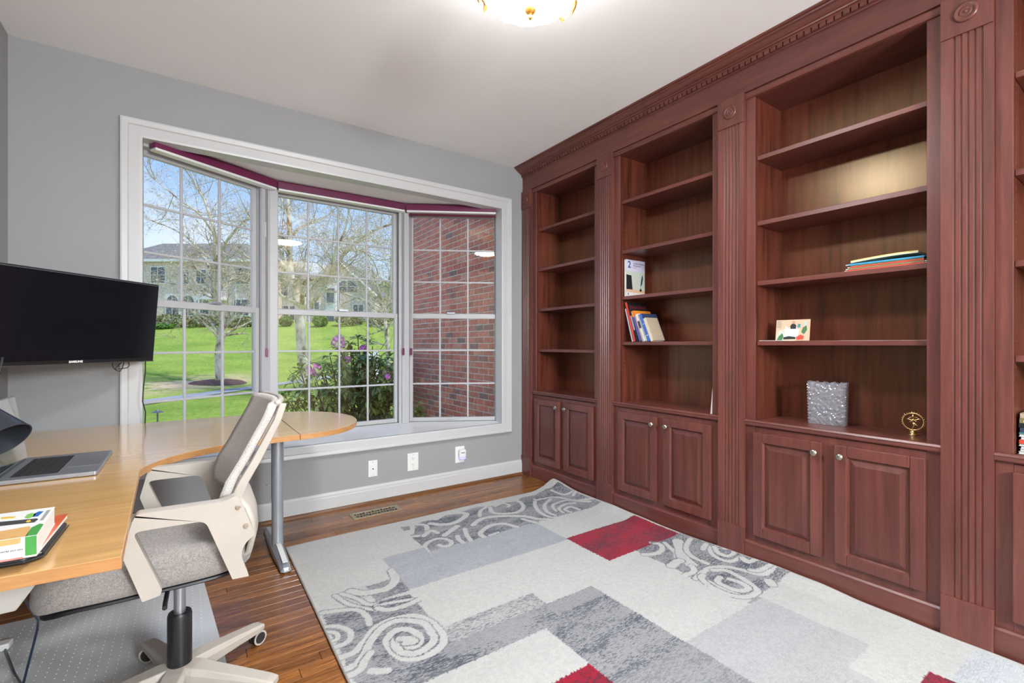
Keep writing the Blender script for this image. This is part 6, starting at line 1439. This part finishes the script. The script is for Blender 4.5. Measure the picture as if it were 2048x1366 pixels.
# rhododendron -----------------------------------------------------------
tb_ = 6.0; cb = W(722, 688.72, tb_+.1); cb.z = -.6
rh = thing('rhododendron', 'leafy rhododendron with pink blossoms right outside the centre window', 'shrub', cb, None)
lfv = []; LLn = .115
lg = G(); secs = [(0, .002, 0), (.25, .016, .006), (.55, .021, .008), (.82, .013, .003), (1.0, .001, -.006)]
vs = []
for a, w_, dz in secs: vs += [(a*LLn, -w_, dz+w_*.35), (a*LLn, 0, dz), (a*LLn, w_, dz+w_*.35)]
lg.add(vs, [(i*3+j, i*3+3+j, i*3+4+j, i*3+1+j) for i in range(4) for j in range(2)]); leafmesh = lg.mesh('leaf', M['leaf'])
rr = random.Random(21); whorls = []; stems = G()
def stem(p, d, L, r, depth):
    pts = [p]; q = p.copy(); dd = d.copy()
    for i in range(4):
        dd = (dd+Vector((rr.gauss(0, .12), rr.gauss(0, .12), rr.gauss(.05, .07)))).normalized(); q = q+dd*L/4; pts.append(q.copy())
    stems.tube(pts, [r*(1-.12*i) for i in range(5)], 6, cap=False)
    if depth == 0: whorls.append((q, dd)); return
    for k in range(3 if depth == 2 else 2+(rr.random() < .55)):
        ax = Vector((rr.gauss(0, 1), rr.gauss(0, 1), rr.gauss(.2, .4))).normalized(); stem(pts[rr.choice((3, 4))], (dd*.8+ax*.65).normalized(), L*rr.uniform(.55, .8), r*.66, depth-1)
        if depth == 1 and rr.random() < .75: whorls.append((pts[rr.choice((2, 3))], (dd+ax*.9).normalized()))
for k in range(17):
    a = 2*math.pi*k/17+rr.random()*.3; tilt = rr.uniform(.12, .62); sx = math.cos(a)
    stem(cb+Vector((.10*math.cos(a)+.10, .10*math.sin(a), 0)), Vector((math.cos(a)*tilt-.12, math.sin(a)*tilt*.7, 1)).normalized(), rr.uniform(.62, .86), .013, 2)
for (px_, py_, pt_) in ((678, 696, 5.85), (700, 688, 5.95), (716, 676, 6.0), (733, 684, 6.0), (745, 692, 6.1), (706, 704, 5.9), (660, 712, 6.0), (627, 752, 5.7), (600, 742, 5.9), (585, 765, 5.9), (640, 730, 6.1), (765, 735, 5.9), (788, 742, 5.8), (690, 722, 5.8), (724, 712, 5.9), (610, 770, 5.8), (575, 790, 5.7), (650, 748, 5.8), (750, 722, 6.1)):
    e_ = W(px_, py_, pt_); b0 = cb+Vector((.10+rr.gauss(0, .04), rr.gauss(0, .05), 0)); m_1 = b0.lerp(e_, .45)+Vector(((e_.x-b0.x)*.18, 0, -.05)); m_2 = b0.lerp(e_, .8)+Vector(((e_.x-b0.x)*.08, 0, -.02))
    stems.tube([b0, m_1, m_2, e_], [.014, .010, .007, .005], 6, cap=False); dd = (e_-m_2).normalized(); whorls.append((e_, dd))
    for q_ in range(3):
        p_ = m_1.lerp(e_, .35+.22*q_); sd = Vector((rr.gauss(0, 1), rr.gauss(0, .6), .8)).normalized(); tip = p_+sd*rr.uniform(.09, .17); stems.tube([p_, tip], [.005, .004], 5, cap=False); whorls.append((tip, sd))
stems.obj('branches', M['stem'], rh, smooth='all')
# keep the crown inside the outline the photograph shows
def crown_ok(p):
    w_ = p.x*S_+p.y*C_; x = 1024+FPX*(p.x*C_-p.y*S_)/w_; y = 688.72-FPX*(p.z-EYE)/w_
    topl = np.interp(x, [560, 585, 620, 655, 680, 700, 730, 750, 770, 800], [800, 745, 715, 700, 672, 668, 690, 730, 720, 730]); return 556 < x < 803 and y > topl-14 and p.x < 2.50
leaves = []
for (p, d) in whorls:
    if not crown_ok(p): continue
    u = d.orthogonal().normalized(); v = d.cross(u); nl_ = rr.randint(7, 10); ph = rr.random()*6
    for q in range(nl_):
        a = ph+2*math.pi*q/nl_; el = rr.uniform(-.25, .55); dr = (u*math.cos(a)+v*math.sin(a))*math.cos(el)+d*math.sin(el)
        dr = (dr+Vector((0, 0, -.12))).normalized(); leaves.append((p+dr*.012, dr, rr.uniform(.75, 1.25)))
for i in range(650):   # inner foliage
    p = Vector((cb.x+rr.gauss(-.12, .42), cb.y+rr.gauss(0, .26), cb.z+rr.uniform(.45, 1.62)))
    if crown_ok(p) and rr.random() < (.25+.75*min(1, (p.z+.1)/1.0)): leaves.append((p, Vector((rr.gauss(0, 1), rr.gauss(0, 1), rr.gauss(.1, .5))).normalized(), rr.uniform(.7, 1.1)))
def rotm(dr):
    z = Vector((0, 0, 1)); y = z.cross(dr)
    y = y.normalized() if y.length > 1e-3 else Vector((0, 1, 0)); z = dr.cross(y); return Matrix((dr, y, z)).transposed()
leaves.sort(key=lambda l: (l[0].x*S_+l[0].y*C_)); LV = G()
for i, (p, dr, s) in enumerate(leaves):
    R3 = rotm(dr)
    if i < 300: inst('leaf', leafmesh, rh, p, R3.to_euler(), (s, s, s))
    else: LV.add([tuple(p+R3 @ (Vector(c)*s)) for c in vs], [(a*3+j, a*3+3+j, a*3+4+j, a*3+1+j) for a in range(4) for j in range(2)])
LV.obj('foliage', M['leaf'], rh, kind='stuff')
for (x, y, t, r_) in ((678, 684, 5.75, .092), (627, 739, 5.6, .086), (726, 697, 5.9, .038), (697, 719, 5.8, .034), (688, 713, 5.9, .026), (776, 753, 5.6, .024)):
    c = W(x, y, t); pts = []
    g = G()
    for k in range(int(30+r_*900)):
        v = Vector((rr.gauss(0, 1), rr.gauss(0, 1), rr.gauss(0, 1))).normalized(); p = c+v*r_*rr.uniform(.55, 1.0); u = v.orthogonal().normalized(); w2 = v.cross(u); s = rr.uniform(.012, .020)
        fl_ = [p]+[p+v*s*.5+(u*math.cos(a)+w2*math.sin(a))*s*(1 if q % 2 else .6) for q, a in enumerate([2*math.pi*q/10 for q in range(10)])]
        g.add(fl_, [(0, 1+q, 1+(q+1) % 10) for q in range(10)])
    g.obj('blossom', M['petal'], rh)
# low plant at the foot of the brick wall
shrub('small leafy plant at the foot of the brick wall outside the right window', 838, 6.2, 30, 150, 'leaf', 60, 260, .05, group='plants by the house', zb=-.6)
